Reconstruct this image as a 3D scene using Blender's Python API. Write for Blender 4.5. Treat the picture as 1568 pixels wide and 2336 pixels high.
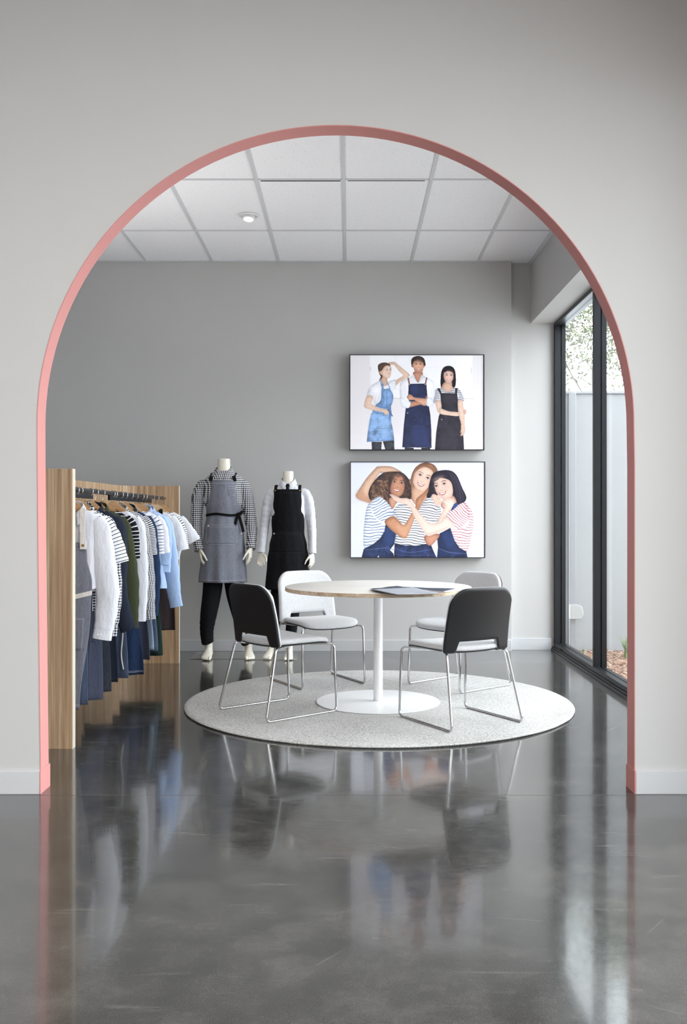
import bpy, bmesh, math, random
from mathutils import Vector, Matrix, noise
from mathutils.geometry import tessellate_polygon
random.seed(7)
for o in list(bpy.data.objects): bpy.data.objects.remove(o)
S = bpy.context.scene
COL = S.collection
PI = math.pi
R = math.radians

# ---------------------------------------------------------------- camera, light, exposure
cd = bpy.data.cameras.new('camera'); cam = bpy.data.objects.new('camera', cd); COL.objects.link(cam)
cam.location = (0, 0, 1.24); cam.rotation_euler = (R(90), 0, 0)
cd.sensor_fit = 'HORIZONTAL'; cd.sensor_width = 36.0
cd.lens = 2200/1568*36.0
cd.shift_x = (784-800)/1568; cd.shift_y = (1178-1168)/1568
cd.clip_start = .05; cd.clip_end = 200
S.camera = cam
S.view_settings.view_transform = 'Standard'; S.view_settings.look = 'None'
S.view_settings.gamma = 1; S.view_settings.use_curve_mapping = False
S.view_settings.exposure = 0.0

w = bpy.data.worlds.new('overcast'); S.world = w; w.use_nodes = True
bg = w.node_tree.nodes['Background']
bg.inputs[0].default_value = (.88, .94, 1.0, 1); bg.inputs[1].default_value = 6.6

def light(name, kind, loc, energy, color=(1,1,1), **kw):
    l = bpy.data.lights.new(name, kind); l.energy = energy; l.color = color
    for k, v in kw.items(): setattr(l, k, v)
    o = bpy.data.objects.new(name, l); COL.objects.link(o); o.location = loc
    return o
def aim(o, d): o.rotation_euler = Vector(d).to_track_quat('-Z', 'Y').to_euler()
sun = light('sun', 'SUN', (6, 3, 6), 2.6, (1, .99, .98), angle=R(80)); aim(sun, (-1, .12, -.75))
# unseen fill lights added over and behind the camera to brighten the front room
for (lx, ly, e) in ((-1.9, 1.2, 44), (.2, 1.2, 62), (-1.9, -1.6, 56), (.2, -1.6, 80)):
    a = light('front_fill_light', 'AREA', (lx, ly, 3.86), e, (1, .965, .92), shape='RECTANGLE', size=1.2, size_y=.6)
# unseen fill light added left of the arch view to brighten the rear ceiling
up = light('ceiling_fill_light', 'AREA', (-2.9, 6.5, 1.0), 23, (1, .98, .96), shape='DISK', size=.4, spread=R(110)); aim(up, (.45, -.1, 1))

# ---------------------------------------------------------------- helpers
def srgb(r, g, b):
    f = lambda c: (c/255/12.92) if c/255 <= .04045 else ((c/255+.055)/1.055)**2.4
    return (f(r), f(g), f(b), 1)

class NT:
    def __init__(s, name):
        s.m = bpy.data.materials.new(name); s.m.use_nodes = True
        s.t = s.m.node_tree; s.b = s.t.nodes['Principled BSDF']; s.n = s.t.nodes
    def node(s, typ, **kw):
        n = s.n.new(typ)
        for k, v in kw.items():
            if k.startswith('i_'):
                k2 = k[2:].replace('_', ' ')
                n.inputs[k2].default_value = v
            else: setattr(n, k, v)
        return n
    def link(s, a, b): s.t.links.new(a, b)
    def math(s, op, a, b=None, clamp=False):
        n = s.n.new('ShaderNodeMath'); n.operation = op; n.use_clamp = clamp
        for i, v in enumerate((a, b)):
            if v is None: continue
            if isinstance(v, (int, float)): n.inputs[i].default_value = v
            else: s.link(v, n.inputs[i])
        return n.outputs[0]
    def mix(s, f, a, b):
        n = s.n.new('ShaderNodeMix'); n.data_type = 'RGBA'
        for i, v in ((0, f), (6, a), (7, b)):
            if isinstance(v, (int, float, tuple)): n.inputs[i].default_value = v
            else: s.link(v, n.inputs[i])
        return n.outputs[2]
    def ramp(s, f, stops):
        n = s.n.new('ShaderNodeValToRGB'); e = n.color_ramp.elements
        while len(e) > 1: e.remove(e[-1])
        e[0].position = stops[0][0]; e[0].color = stops[0][1]
        for p, c in stops[1:]:
            k = e.new(p); k.color = c
        s.link(f, n.inputs[0]); return n.outputs[0]
    def coords(s, kind='Object', scale=(1, 1, 1)):
        tc = s.n.new('ShaderNodeTexCoord'); mp = s.n.new('ShaderNodeMapping')
        mp.inputs['Scale'].default_value = scale; s.link(tc.outputs[kind], mp.inputs[0])
        return mp.outputs[0]
    def noise(s, v, scale, detail=4, rough=.5):
        n = s.n.new('ShaderNodeTexNoise'); n.inputs['Scale'].default_value = scale
        n.inputs['Detail'].default_value = detail; n.inputs['Roughness'].default_value = rough
        s.link(v, n.inputs['Vector']); return n.outputs['Fac']
    def bump(s, h, strength, dist):
        n = s.n.new('ShaderNodeBump'); n.inputs['Strength'].default_value = strength
        n.inputs['Distance'].default_value = dist; s.link(h, n.inputs['Height']); s.link(n.outputs[0], s.b.inputs['Normal'])
    def set(s, **kw):
        for k, v in kw.items(): s.b.inputs[k.replace('_', ' ')].default_value = v
        return s

def plain(name, c, rough=.5, metal=0, bump=0, bscale=200, bdist=.001, spec=.5):
    t = NT(name); t.set(Base_Color=c, Roughness=rough, Metallic=metal); t.b.inputs['Specular IOR Level'].default_value = spec
    v = t.coords(); n = t.noise(v, bscale, 3)
    if bump: t.bump(n, bump, bdist)
    else: t.link(t.math('ADD', t.math('MULTIPLY', n, .04), rough-.02), t.b.inputs['Roughness'])
    return t.m

def cloth(name, c, c2=None, weave=900, wr=.35, streak=0, rough=.92):
    """woven cloth: slight thread noise, soft creases as bump"""
    t = NT(name); t.set(Roughness=rough); t.b.inputs['Specular IOR Level'].default_value = .18
    v = t.coords(); f = t.noise(v, weave, 2)
    if streak:
        f2 = t.noise(t.coords('Object', (600, 600, 25)), 1, 3); f = t.math('ADD', t.math('MULTIPLY', f, .4), t.math('MULTIPLY', f2, .6))
    c2 = c2 or tuple(min(1, x*1.18) for x in c[:3])+(1,)
    t.link(t.mix(t.ramp(f, [(.35, (0,0,0,1)), (.65, (1,1,1,1))]), c, c2), t.b.inputs['Base Color'])
    cr = t.noise(t.coords('Object', (14, 14, 5)), 1, 3, .6)
    t.bump(cr, wr, .03)
    return t.m

def pattern_cloth(name, kind, c0, c1, p, duty=.5, space='UV', axis=1):
    t = NT(name); t.set(Roughness=.92); t.b.inputs['Specular IOR Level'].default_value = .18
    tc = t.n.new('ShaderNodeTexCoord'); sp = t.n.new('ShaderNodeSeparateXYZ')
    t.link(tc.outputs['UV' if space == 'UV' else 'Object'], sp.inputs[0])
    if space == 'UV': U, V = sp.outputs[0], sp.outputs[1]
    else: U, V = t.math('ADD', sp.outputs[0], t.math('MULTIPLY', sp.outputs[1], .7)), sp.outputs[2]
    sq = lambda a, d: t.math('LESS_THAN', t.math('FRACT', t.math('DIVIDE', a, p)), d)
    if kind == 'stripe': f = sq(V, duty)
    else:
        a, b = sq(U, .56), sq(V, .56)
        f = t.math('ADD', t.math('MULTIPLY', t.math('ADD', a, b), .48), t.math('MULTIPLY', t.math('MULTIPLY', a, b), .04))
    t.link(t.mix(f, c0, c1), t.b.inputs['Base Color'])
    cr = t.noise(t.coords('Object', (14, 14, 5)), 1, 3, .6); t.bump(cr, .35, .03)
    return t.m

class MB:
    def __init__(s): s.V = []; s.F = []; s.U = []; s.C = []; s.col = None; s.sharp = False
    def add(s, V, F, U=None):
        b = len(s.V); s.V += [tuple(v) for v in V]; s.F += [tuple(b+i for i in f) for f in F]
        s.U += (U if U else [(v[0], v[2]) for v in V])
        s.C += [s.col]*len(F)
        return s
    def box(s, x0, x1, y0, y1, z0, z1):
        V = [(x, y, z) for z in (z0, z1) for y in (y0, y1) for x in (x0, x1)]
        return s.add(V, [(0,2,3,1), (4,5,7,6), (0,1,5,4), (2,6,7,3), (0,4,6,2), (1,3,7,5)])
    def loft(s, rings, caps=True, closed=True, U=None):
        n = len(rings[0]); V = [p for r in rings for p in r]; F = []
        for i in range(len(rings)-1):
            for j in range(n if closed else n-1):
                k = (j+1) % n; F.append((i*n+j, i*n+k, (i+1)*n+k, (i+1)*n+j))
        if caps and closed: F += [tuple(range(n-1, -1, -1)), tuple((len(rings)-1)*n+j for j in range(n))]
        return s.add(V, F, U)
    def tube(s, path, r, n=10, rb=None, ref=None, caps=True):
        P = [Vector(p) for p in path]; m = len(P)
        rr = r if isinstance(r, (list, tuple)) else [r]*m
        rb = rb if isinstance(rb, (list, tuple)) else ([rb]*m if rb else rr)
        N = None; rings = []; U = []; L = 0
        for i, p in enumerate(P):
            T = (P[min(i+1, m-1)]-P[max(i-1, 0)]).normalized()
            if ref is not None: B = Vector(ref); N = T.cross(B).normalized(); B = N.cross(T).normalized()
            else:
                if N is None:
                    a = Vector((0, 0, 1)) if abs(T.z) < .9 else Vector((1, 0, 0)); N = T.cross(a).normalized()
                else: N = (N-T*N.dot(T)).normalized()
                B = T.cross(N)
            if i: L += (p-P[i-1]).length
            ring = [p+N*(math.cos(2*PI*j/n)*rr[i])+B*(math.sin(2*PI*j/n)*rb[i]) for j in range(n)]
            rings.append(ring); U += [(2*rr[i]*abs(((j/n*2+.5) % 2)-1), -L) for j in range(n)]
        return s.loft(rings, caps, True, U)
    def lathe(s, prof, n=48, c=(0, 0, 0)):
        rings = [[(c[0]+r*math.cos(2*PI*j/n), c[1]+r*math.sin(2*PI*j/n), c[2]+z) for j in range(n)] for r, z in prof]
        return s.loft(rings)
    def prism(s, poly, f0, f1):
        """poly 2D; f0/f1 map (a,b) to 3D for either end"""
        n = len(poly); V = [f0(*p) for p in poly]+[f1(*p) for p in poly]
        tri = tessellate_polygon([[Vector((p[0], p[1], 0)) for p in poly]])
        F = [tuple(t) for t in tri]+[tuple(n+i for i in reversed(t)) for t in tri]
        F += [(i, (i+1) % n, n+(i+1) % n, n+i) for i in range(n)]
        return s.add(V, F)
    def grid(s, fn, us, vs, U=None):
        V = [fn(u, v) for v in vs for u in us]; n = len(us)
        F = [(i*n+j, i*n+j+1, (i+1)*n+j+1, (i+1)*n+j) for i in range(len(vs)-1) for j in range(n-1)]
        return s.add(V, F, U)
    def build(s, name, mat, parent=None, smooth=True, angle=40, mods=(), fix=True):
        me = bpy.data.meshes.new(name); me.from_pydata(s.V, [], s.F)
        uv = me.uv_layers.new(name='UVMap')
        for l in me.loops: uv.data[l.index].uv = s.U[l.vertex_index]
        if any(c is not None for c in s.C):
            ca = me.color_attributes.new('picture', 'FLOAT_COLOR', 'CORNER')
            for p in me.polygons:
                for li in p.loop_indices: ca.data[li].color = s.C[p.index]
        if fix:
            bm = bmesh.new(); bm.from_mesh(me); bmesh.ops.recalc_face_normals(bm, faces=bm.faces); bm.to_mesh(me); bm.free()
        me.materials.append(mat)
        if smooth:
            me.polygons.foreach_set('use_smooth', [True]*len(me.polygons))
            try: me.set_sharp_from_angle(angle=R(angle))
            except Exception: pass
        o = bpy.data.objects.new(name, me); COL.objects.link(o)
        if parent is not None: o.parent = parent
        for typ, kw in mods:
            m = o.modifiers.new(typ.lower(), typ)
            for k, v in kw.items(): setattr(m, k, v)
        return o

def thing(name, label, cat, loc=(0, 0, 0), rz=0, group=None):
    o = bpy.data.objects.new(name, None); COL.objects.link(o); o.empty_display_size = .05
    o.location = loc; o.rotation_euler = (0, 0, rz); o['label'] = label; o['category'] = cat
    if group: o['group'] = group
    return o
def tag(o, label, cat, group=None, kind=None):
    o['label'] = label; o['category'] = cat
    if group: o['group'] = group
    if kind: o['kind'] = kind
    return o
def struct(o, label=None):
    o['kind'] = 'structure'
    if label: o['label'] = label
    return o
def fillet(P, r, n=6):
    P = [Vector(p) for p in P]; out = [P[0]]
    for i in range(1, len(P)-1):
        a, b, c = P[i-1], P[i], P[i+1]
        da, dc = (a-b), (c-b); k = min(r, da.length*.49, dc.length*.49)
        p0, p1 = b+da.normalized()*k, b+dc.normalized()*k
        for j in range(n+1):
            t = j/n; out.append(p0*(1-t)**2+b*2*t*(1-t)+p1*t*t)
    out.append(P[-1]); return out
def crom(P, n=6, closed=False):
    P = [Vector(p) for p in P]; out = []; m = len(P)
    rng = range(m) if closed else range(m-1)
    for i in rng:
        if closed: a, b, c, d = P[(i-1) % m], P[i], P[(i+1) % m], P[(i+2) % m]
        else: a, b, c, d = P[max(i-1, 0)], P[i], P[i+1], P[min(i+2, m-1)]
        for j in range(n):
            t = j/n
            out.append(.5*((2*b)+(c-a)*t+(2*a-5*b+4*c-d)*t*t+(3*b-a-3*c+d)*t**3))
    if not closed: out.append(P[-1])
    return out
def interp(tab, z):
    """tab: list of (z, v...) descending or ascending in z"""
    t = sorted(tab)
    if z <= t[0][0]: return t[0][1:]
    for a, b in zip(t, t[1:]):
        if z <= b[0]:
            k = (z-a[0])/(b[0]-a[0]); k = k*k*(3-2*k)
            return tuple(p+(q-p)*k for p, q in zip(a[1:], b[1:]))
    return t[-1][1:]
def lin(a, b, n): return [a+(b-a)*i/(n-1) for i in range(n)]
BEV = lambda w=.002, s=2: ('BEVEL', dict(width=w, segments=s, limit_method='ANGLE'))

# ---------------------------------------------------------------- materials
def wall_mat(name, c):
    t = NT(name); t.set(Roughness=.62); t.b.inputs['Specular IOR Level'].default_value = .3
    v = t.coords(); f = t.noise(v, 3, 3)
    c2 = tuple(x*.965 for x in c[:3])+(1,)
    t.link(t.mix(f, c, c2), t.b.inputs['Base Color'])
    t.bump(t.noise(v, 240, 3), .06, .001); return t.m
PAINT = wall_mat('grey_wall_paint', srgb(196, 194, 193))
SKIRT = plain('skirting_paint', srgb(199, 199, 201), .35)
WHITEP = plain('white_paint', srgb(232, 232, 232), .6, bump=.05)
PINK = wall_mat('dusty_pink_paint', srgb(206, 141, 137))
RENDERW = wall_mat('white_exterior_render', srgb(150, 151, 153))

def floor_mat():
    t = NT('polished_concrete'); v = t.coords()
    big = t.noise(v, 1.3, 6, .65); mid = t.noise(v, 7, 6, .7); fine = t.noise(v, 330, 4, .85); spk = t.noise(v, 520, 2, .6)
    c = t.ramp(t.math('ADD', t.math('MULTIPLY', big, .55), t.math('MULTIPLY', mid, .45)), [(.34, (.014, .014, .014, 1)), (.47, (.033, .032, .031, 1)), (.56, (.058, .055, .051, 1)), (.70, (.105, .10, .092, 1))])
    c = t.mix(t.math('MULTIPLY', t.ramp(fine, [(.44, (0,0,0,1)), (.70, (1,1,1,1))]), .50), c, (.17, .163, .152, 1))
    c = t.mix(t.math('MULTIPLY', t.ramp(spk, [(.60, (0,0,0,1)), (.70, (1,1,1,1))]), .55), c, (.02, .02, .02, 1))
    sc = t.noise(t.coords('Object', (1.0, 9, 1)), 2.4, 5, .7); sc2 = t.noise(v, 2.2, 4, .6)
    scr = t.math('MULTIPLY', t.ramp(sc, [(.58, (0,0,0,1)), (.68, (1,1,1,1))]), t.ramp(sc2, [(.48, (0,0,0,1)), (.62, (1,1,1,1))]))
    c = t.mix(t.math('MULTIPLY', scr, .22), c, (.30, .29, .28, 1))
    tot = None
    for k, (ang, s1, th) in enumerate(((.5, 1.1, .765), (-.9, .8, .765), (.15, .7, .76))):   # fine scratches
        tc = t.n.new('ShaderNodeTexCoord'); mp = t.n.new('ShaderNodeMapping'); m0 = t.n.new('ShaderNodeMapping'); m0.inputs['Rotation'].default_value = (0, 0, ang); t.link(tc.outputs['Object'], m0.inputs[0]); t.link(m0.outputs[0], mp.inputs[0])
        mp.inputs['Scale'].default_value = (2.6*s1, 170*s1, 1); mp.inputs['Location'].default_value = (k*7.3, k*3.1, 0)
        f = t.ramp(t.noise(mp.outputs[0], 1, 2, .5), [(th-.02, (0,0,0,1)), (th+.01, (1,1,1,1))])
        tot = f if tot is None else t.math('MAXIMUM', tot, f)
    c = t.mix(t.math('MULTIPLY', tot, .22), c, (.28, .275, .265, 1))
    t.link(c, t.b.inputs['Base Color'])
    r = t.math('ADD', t.math('MULTIPLY', mid, .18), t.math('ADD', t.math('MULTIPLY', t.math('MAXIMUM', scr, tot), .18), t.math('MULTIPLY', t.ramp(fine, [(.4, (0,0,0,1)), (.7, (1,1,1,1))]), .10)))
    t.link(r, t.b.inputs['Roughness'])
    t.b.inputs['IOR'].default_value = 1.58; t.b.inputs['Coat Weight'].default_value = .42; t.b.inputs['Coat Roughness'].default_value = .055
    t.bump(t.math('ADD', t.noise(v, 26, 3, .5), t.math('MULTIPLY', fine, .10)), .10, .0028)
    return t.m
FLOOR = floor_mat()

def wood(name, ca, cb, cc, axis='z', scale=1.0, rough=.45):
    t = NT(name); t.set(Roughness=rough); t.b.inputs['Specular IOR Level'].default_value = .35
    s = {'z': (38, 38, .7), 'x': (.7, 38, 38), 'y': (38, .7, 38)}[axis]
    v = t.coords('Object', tuple(k*scale for k in s)); f = t.noise(v, 1, 5, .6)
    v2 = t.coords('Object', tuple(k*scale*5 for k in s)); g = t.noise(v2, 1, 3, .6)
    c = t.ramp(f, [(.35, ca), (.5, cb), (.65, cc)])
    c = t.mix(t.math('MULTIPLY', t.ramp(g, [(.38, (1,1,1,1)), (.56, (0,0,0,1))]), .45), c, tuple(x*.72 for x in ca[:3])+(1,))
    t.link(c, t.b.inputs['Base Color']); t.bump(g, .05, .0006); return t.m
OAK = wood('oak_laminate', srgb(156, 124, 98), srgb(188, 157, 124), srgb(212, 188, 158))
OAKEDGE = plain('pale_edging', srgb(212, 200, 184), .5)
BIRCH = wood('whitewashed_birch', srgb(236, 230, 222), srgb(243, 239, 233), srgb(248, 245, 241), 'x', .6, .4)
PLY = wood('plywood_edge', srgb(170, 140, 112), srgb(208, 182, 154), srgb(226, 206, 182), 'x', 1, .5)
HANGW = wood('hanger_beech', srgb(178, 136, 96), srgb(196, 154, 112), srgb(210, 172, 130), 'x', .5, .35)
HANGL = wood('pale_hanger_beech', srgb(206, 172, 130), srgb(220, 188, 148), srgb(230, 204, 166), 'x', .5, .35)
CHROME = plain('chrome', (.62, .62, .63, 1), .10, 1)
BLACKM = plain('black_aluminium', srgb(30, 32, 36), .38, .3)
RAILM = plain('black_steel', srgb(14, 14, 16), .25, .4)
BLACKP = plain('black_plastic', srgb(24, 24, 27), .42)
SATINW = plain('white_powder_coat', srgb(238, 238, 240), .35)
STEELP = plain('brushed_steel', (.55, .54, .52, 1), .3, 1)
MANNEQ = plain('cream_mannequin_gloss', srgb(236, 230, 216), .28)
BRASS = plain('brass_stud', (.75, .55, .25, 1), .3, 1)
def chairfab():
    t = NT('light_grey_upholstery'); t.set(Roughness=.95); t.b.inputs['Specular IOR Level'].default_value = .15
    f = t.noise(t.coords('Object', (260, 260, 26)), 1, 3, .6); g = t.noise(t.coords('Object', (26, 300, 300)), 1, 3, .6)
    k = t.math('ADD', t.math('MULTIPLY', f, .5), t.math('MULTIPLY', g, .5))
    t.link(t.ramp(k, [(.30, srgb(188, 188, 192)), (.62, srgb(222, 222, 224))]), t.b.inputs['Base Color'])
    t.bump(t.noise(t.coords(), 900, 2), .15, .001); return t.m
FABRIC = chairfab()
def rugmat():
    t = NT('flecked_wool'); t.set(Roughness=1); t.b.inputs['Specular IOR Level'].default_value = .05
    f = t.noise(t.coords('Object', (90, 280, 280)), 1, 5, .75); g = t.noise(t.coords(), 1.4, 3)
    k = t.math('ADD', t.math('MULTIPLY', f, .86), t.math('MULTIPLY', g, .14))
    t.link(t.ramp(k, [(.34, srgb(80, 76, 72)), (.44, srgb(160, 157, 154)), (.54, srgb(212, 211, 209)), (.68, srgb(232, 232, 231))]), t.b.inputs['Base Color'])
    t.bump(t.math('ADD', f, t.noise(t.coords(), 300, 2)), .5, .006); return t.m
RUG = rugmat()
def tilemat():
    t = NT('mineral_fibre_tile'); t.set(Roughness=.95); t.b.inputs['Specular IOR Level'].default_value = .1
    v = t.coords(); f = t.noise(v, 110, 2, .7); k = t.ramp(f, [(.30, srgb(196, 196, 198)), (.37, srgb(240, 240, 243))])
    t.link(k, t.b.inputs['Base Color']); t.bump(f, .1, .002); return t.m
TILE = tilemat()
def glassmat():
    t = NT('window_glass'); n = t.n; out = n['Material Output']
    tr = n.new('ShaderNodeBsdfTransparent'); tr.inputs[0].default_value = (.97, .985, .98, 1)
    gl = n.new('ShaderNodeBsdfGlossy'); gl.inputs['Roughness'].default_value = .01
    lw = n.new('ShaderNodeLayerWeight'); lw.inputs[0].default_value = .5
    fr = t.math('ADD', t.math('MULTIPLY', t.math('POWER', lw.outputs['Facing'], 5), .35), .02)
    mx = n.new('ShaderNodeMixShader'); t.link(fr, mx.inputs[0]); t.link(tr.outputs[0], mx.inputs[1]); t.link(gl.outputs[0], mx.inputs[2])
    t.link(mx.outputs[0], out.inputs[0]); return t.m
GLASS = glassmat()

# cloths
WHITEC = cloth('white_cotton', srgb(212, 213, 222), srgb(222, 223, 230), wr=.5)
NAVYC = cloth('navy_cotton', srgb(36, 41, 54), srgb(44, 50, 64))
INDIGOC = cloth('indigo_cotton', srgb(30, 46, 74), srgb(38, 56, 86))
OLIVEC = cloth('olive_cotton', srgb(56, 60, 42), srgb(66, 72, 52))
BLACKC = cloth('black_cotton', srgb(24, 24, 27), srgb(30, 30, 33))
LBLUEC = cloth('pale_blue_cotton', srgb(158, 184, 224), srgb(178, 200, 234))
SLATEC = cloth('slate_cotton', srgb(68, 72, 90), srgb(76, 80, 98))
GREYD = cloth('grey_chambray', srgb(104, 106, 118), srgb(140, 142, 154), 500, .3, 1)
CHARD = cloth('charcoal_denim', srgb(38, 41, 50), srgb(62, 66, 76), 700, .3, 1)
BLUED = cloth('blue_grey_denim', srgb(62, 72, 94), srgb(88, 98, 120), 700, .3, 1)
NAVYD = cloth('dark_indigo_denim', srgb(24, 36, 62), srgb(42, 58, 88), 700, .3, 1)
LIGHTD = cloth('washed_denim', srgb(122, 142, 166), srgb(168, 186, 204), 500, .3, 1)
GREENC = cloth('bottle_green_cotton', srgb(26, 46, 42), srgb(34, 56, 50))
BROWNC = cloth('dark_brown_cotton', srgb(50, 42, 44), srgb(60, 50, 52))
TANC = cloth('tan_cotton', srgb(134, 98, 62), srgb(150, 112, 72))
WEBW = cloth('cream_webbing', srgb(222, 216, 212), srgb(232, 228, 224))
LEATHER = plain('brown_leather', srgb(96, 62, 54), .6)
STITCH = plain('pale_thread', srgb(196, 198, 206), .9)
WK, BK = srgb(224, 224, 230), srgb(24, 24, 30)
GINGL = pattern_cloth('large_gingham', 'check', WK, BK, .016)
GINGS = pattern_cloth('small_gingham', 'check', WK, BK, .0105)
GINGO = pattern_cloth('gingham_cloth', 'check', WK, BK, .018, space='Object')
STR_WB = pattern_cloth('white_black_stripe', 'stripe', WK, BK, .019, .2)
STR_BW = pattern_cloth('black_white_stripe', 'stripe', BK, WK, .022, .2)
STR_F = pattern_cloth('fine_black_stripe', 'stripe', WK, BK, .010, .5)
STR_BL = pattern_cloth('white_blue_stripe', 'stripe', WK, srgb(60, 76, 128), .022, .22)
STR_W2 = pattern_cloth('white_spaced_stripe', 'stripe', WK, BK, .016, .28)
# ---------------------------------------------------------------- the setting
YW, YWB = 4.316, 4.424          # arch wall, front and back face
YF, YA = 8.886, 8.965           # rear wall, and its recess by the window
XW = 1.89                       # window plane
HC = 3.587                      # ceiling of the rear room
LX = -4.6

m = MB(); m.box(LX-.1, XW+.06, -4.2, 9.2, -.12, 0); m.U = [(v[0], v[1]) for v in m.V]
struct(m.build('floor', FLOOR, smooth=False))
m = MB(); m.box(-3.0, 1.52, 4.2885, 4.2900, 0.0002, .0006)   # saw cut joint across the slab
o = m.build('trim_1', plain('joint_filler', srgb(90, 88, 86), .4), smooth=False); struct(o)

# arch outline, front plane
ACX, ACZ, AR = -.0667, 1.654, 1.338
LL = .0165
def arch_pts(dr=0.0, n=72):
    pts = [(ACX-AR+LL+dr, 0.0)]
    for i in range(1, 9): z = ACZ*i/9; pts.append((ACX-AR+LL*(1-i/9)**1.3+dr, z))
    for i in range(n+1):
        a = PI-PI*i/n; pts.append((ACX+(AR-dr)*math.cos(a), ACZ+(AR-dr)*math.sin(a)))
    for i in range(8, -1, -1): pts.append((ACX+AR+.003-dr, ACZ*i/9))
    return pts
AP = arch_pts()
def outer_of(p):
    x, z = p; L, Rr, T = LX, 4.4, 4.0
    if z < ACZ: return (L if x < ACX else Rr, z)
    dx, dz = x-ACX, z-ACZ
    k = min([(T-ACZ)/dz if dz > 1e-6 else 1e9, ((Rr-ACX)/dx if dx > 1e-6 else 1e9), ((L-ACX)/dx if dx < -1e-6 else 1e9)])
    return (ACX+dx*k, ACZ+dz*k)
def fix_corners(lst):   # insert the two upper corners
    out = []
    for i, (a, b) in enumerate(lst):
        out.append((a, b))
    return out
m = MB()
In = AP; Out = [outer_of(p) for p in AP]
# snap nearest outer points to the corners
for cx, cz in ((LX, 4.0), (4.4, 4.0)):
    j = min(range(len(Out)), key=lambda i: (Out[i][0]-cx)**2+(Out[i][1]-cz)**2); Out[j] = (cx, cz)
n = len(In)
for y, flip in ((YW, 0), (YWB, 1)):
    V = [(x, y, z) for x, z in In]+[(x, y, z) for x, z in Out]
    m.add(V, [(i, i+1, n+i+1, n+i) for i in range(n-1)])
V = [(x, YW, z) for x, z in In]+[(x, YWB, z) for x, z in In]
m.add(V, [(i, i+1, n+i+1, n+i) for i in range(n-1)])
V = [(x, YW, z) for x, z in Out]+[(x, YWB, z) for x, z in Out]
m.add(V, [(i, i+1, n+i+1, n+i) for i in range(n-1)])
wall_front = struct(m.build('wall_front', PAINT, smooth=False), 'grey wall with a round-topped arch opening')
# pink lining of the reveal
m = MB(); B = arch_pts(.004)
V = [(x, y, z) for (x, z) in AP for y in (YW-.0015, YWB+.0015)]+[(x, y, z) for (x, z) in B for y in (YW-.0015, YWB+.0015)]
n2 = 2*n; F = []
for i in range(n-1):
    F += [(2*i, 2*i+2, n2+2*i+2, n2+2*i), (2*i+1, 2*i+3, n2+2*i+3, n2+2*i+1), (n2+2*i, n2+2*i+2, n2+2*i+3, n2+2*i+1)]
m.add(V, F); o = m.build('arch_lining', PINK, wall_front, smooth=True, angle=30); o['label'] = 'dusty pink painted arch reveal'
m = MB(); x = ACX-AR+LL; m.box(x, x+.006, YW-.014, YWB+.014, 0, .104); o = m.build('trim_2', PINK, mods=[BEV(.001)]); struct(o, 'pink skirting block of arch')
m = MB(); x = ACX+AR+.003; m.box(x-.006, x, YW-.014, YWB+.014, 0, .104); o = m.build('trim_3', PINK, mods=[BEV(.001)]); struct(o, 'pink skirting block of arch')
m = MB(); m.box(LX, ACX-AR+LL-.0005, YW-.013, YW, 0, .104); struct(m.build('baseboard_front_left', SKIRT, mods=[BEV(.0015)]))
m = MB(); m.box(ACX+AR+.0035, 4.3, YW-.013, YW, 0, .104); struct(m.build('baseboard_front_right', SKIRT, mods=[BEV(.0015)]))

# rear wall
m = MB(); m.box(LX, 1.483, YF, YF+.3, 0, HC+.05); struct(m.build('wall_back', PAINT, smooth=False))
m = MB(); m.box(1.483, XW+.10, YA, YA+.22, 0, HC+.05); struct(m.build('wall_recess', PAINT, smooth=False), 'shallow recess beside the window')
m = MB(); m.box(LX, 1.483, YF-.012, YF, 0, .102); struct(m.build('baseboard_back', SKIRT, mods=[BEV(.0015)]))
m = MB(); m.box(1.483, XW-.02, YA-.012, YA, 0, .108); struct(m.build('baseboard_recess', SKIRT, mods=[BEV(.0015)]))
m = MB(); m.box(LX-.2, LX, -4.2, 9.2, 0, 4.1); struct(m.build('wall_left', PAINT, smooth=False))
m = MB(); m.box(LX, LX+.012, YWB, YF, 0, .104); struct(m.build('baseboard_left', SKIRT, smooth=False))
m = MB(); m.box(LX, 4.5, -4.4, -4.2, 0, 4.1); struct(m.build('wall_behind', PAINT, smooth=False))
# bulkhead over the window and the wall above it
m = MB(); m.box(1.676, XW+.10, YWB, YA, 3.034, HC+.05); struct(m.build('wall_bulkhead', PAINT, smooth=False), 'bulkhead over the window wall')
m = MB(); m.box(1.676, XW+.10, -4.2, YW, 3.034, 4.1); struct(m.build('wall_bulkhead_front', PAINT, smooth=False))
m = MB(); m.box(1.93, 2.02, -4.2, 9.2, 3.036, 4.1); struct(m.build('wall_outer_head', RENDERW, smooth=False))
m = MB(); m.box(XW, 4.4, YW, YWB, 0, 3.034)
m = MB(); m.box(LX-.1, XW+.15, -4.2, 9.2, 4.0, 4.1)
struct(m.build('ceiling_front', WHITEP, smooth=False))

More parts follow.
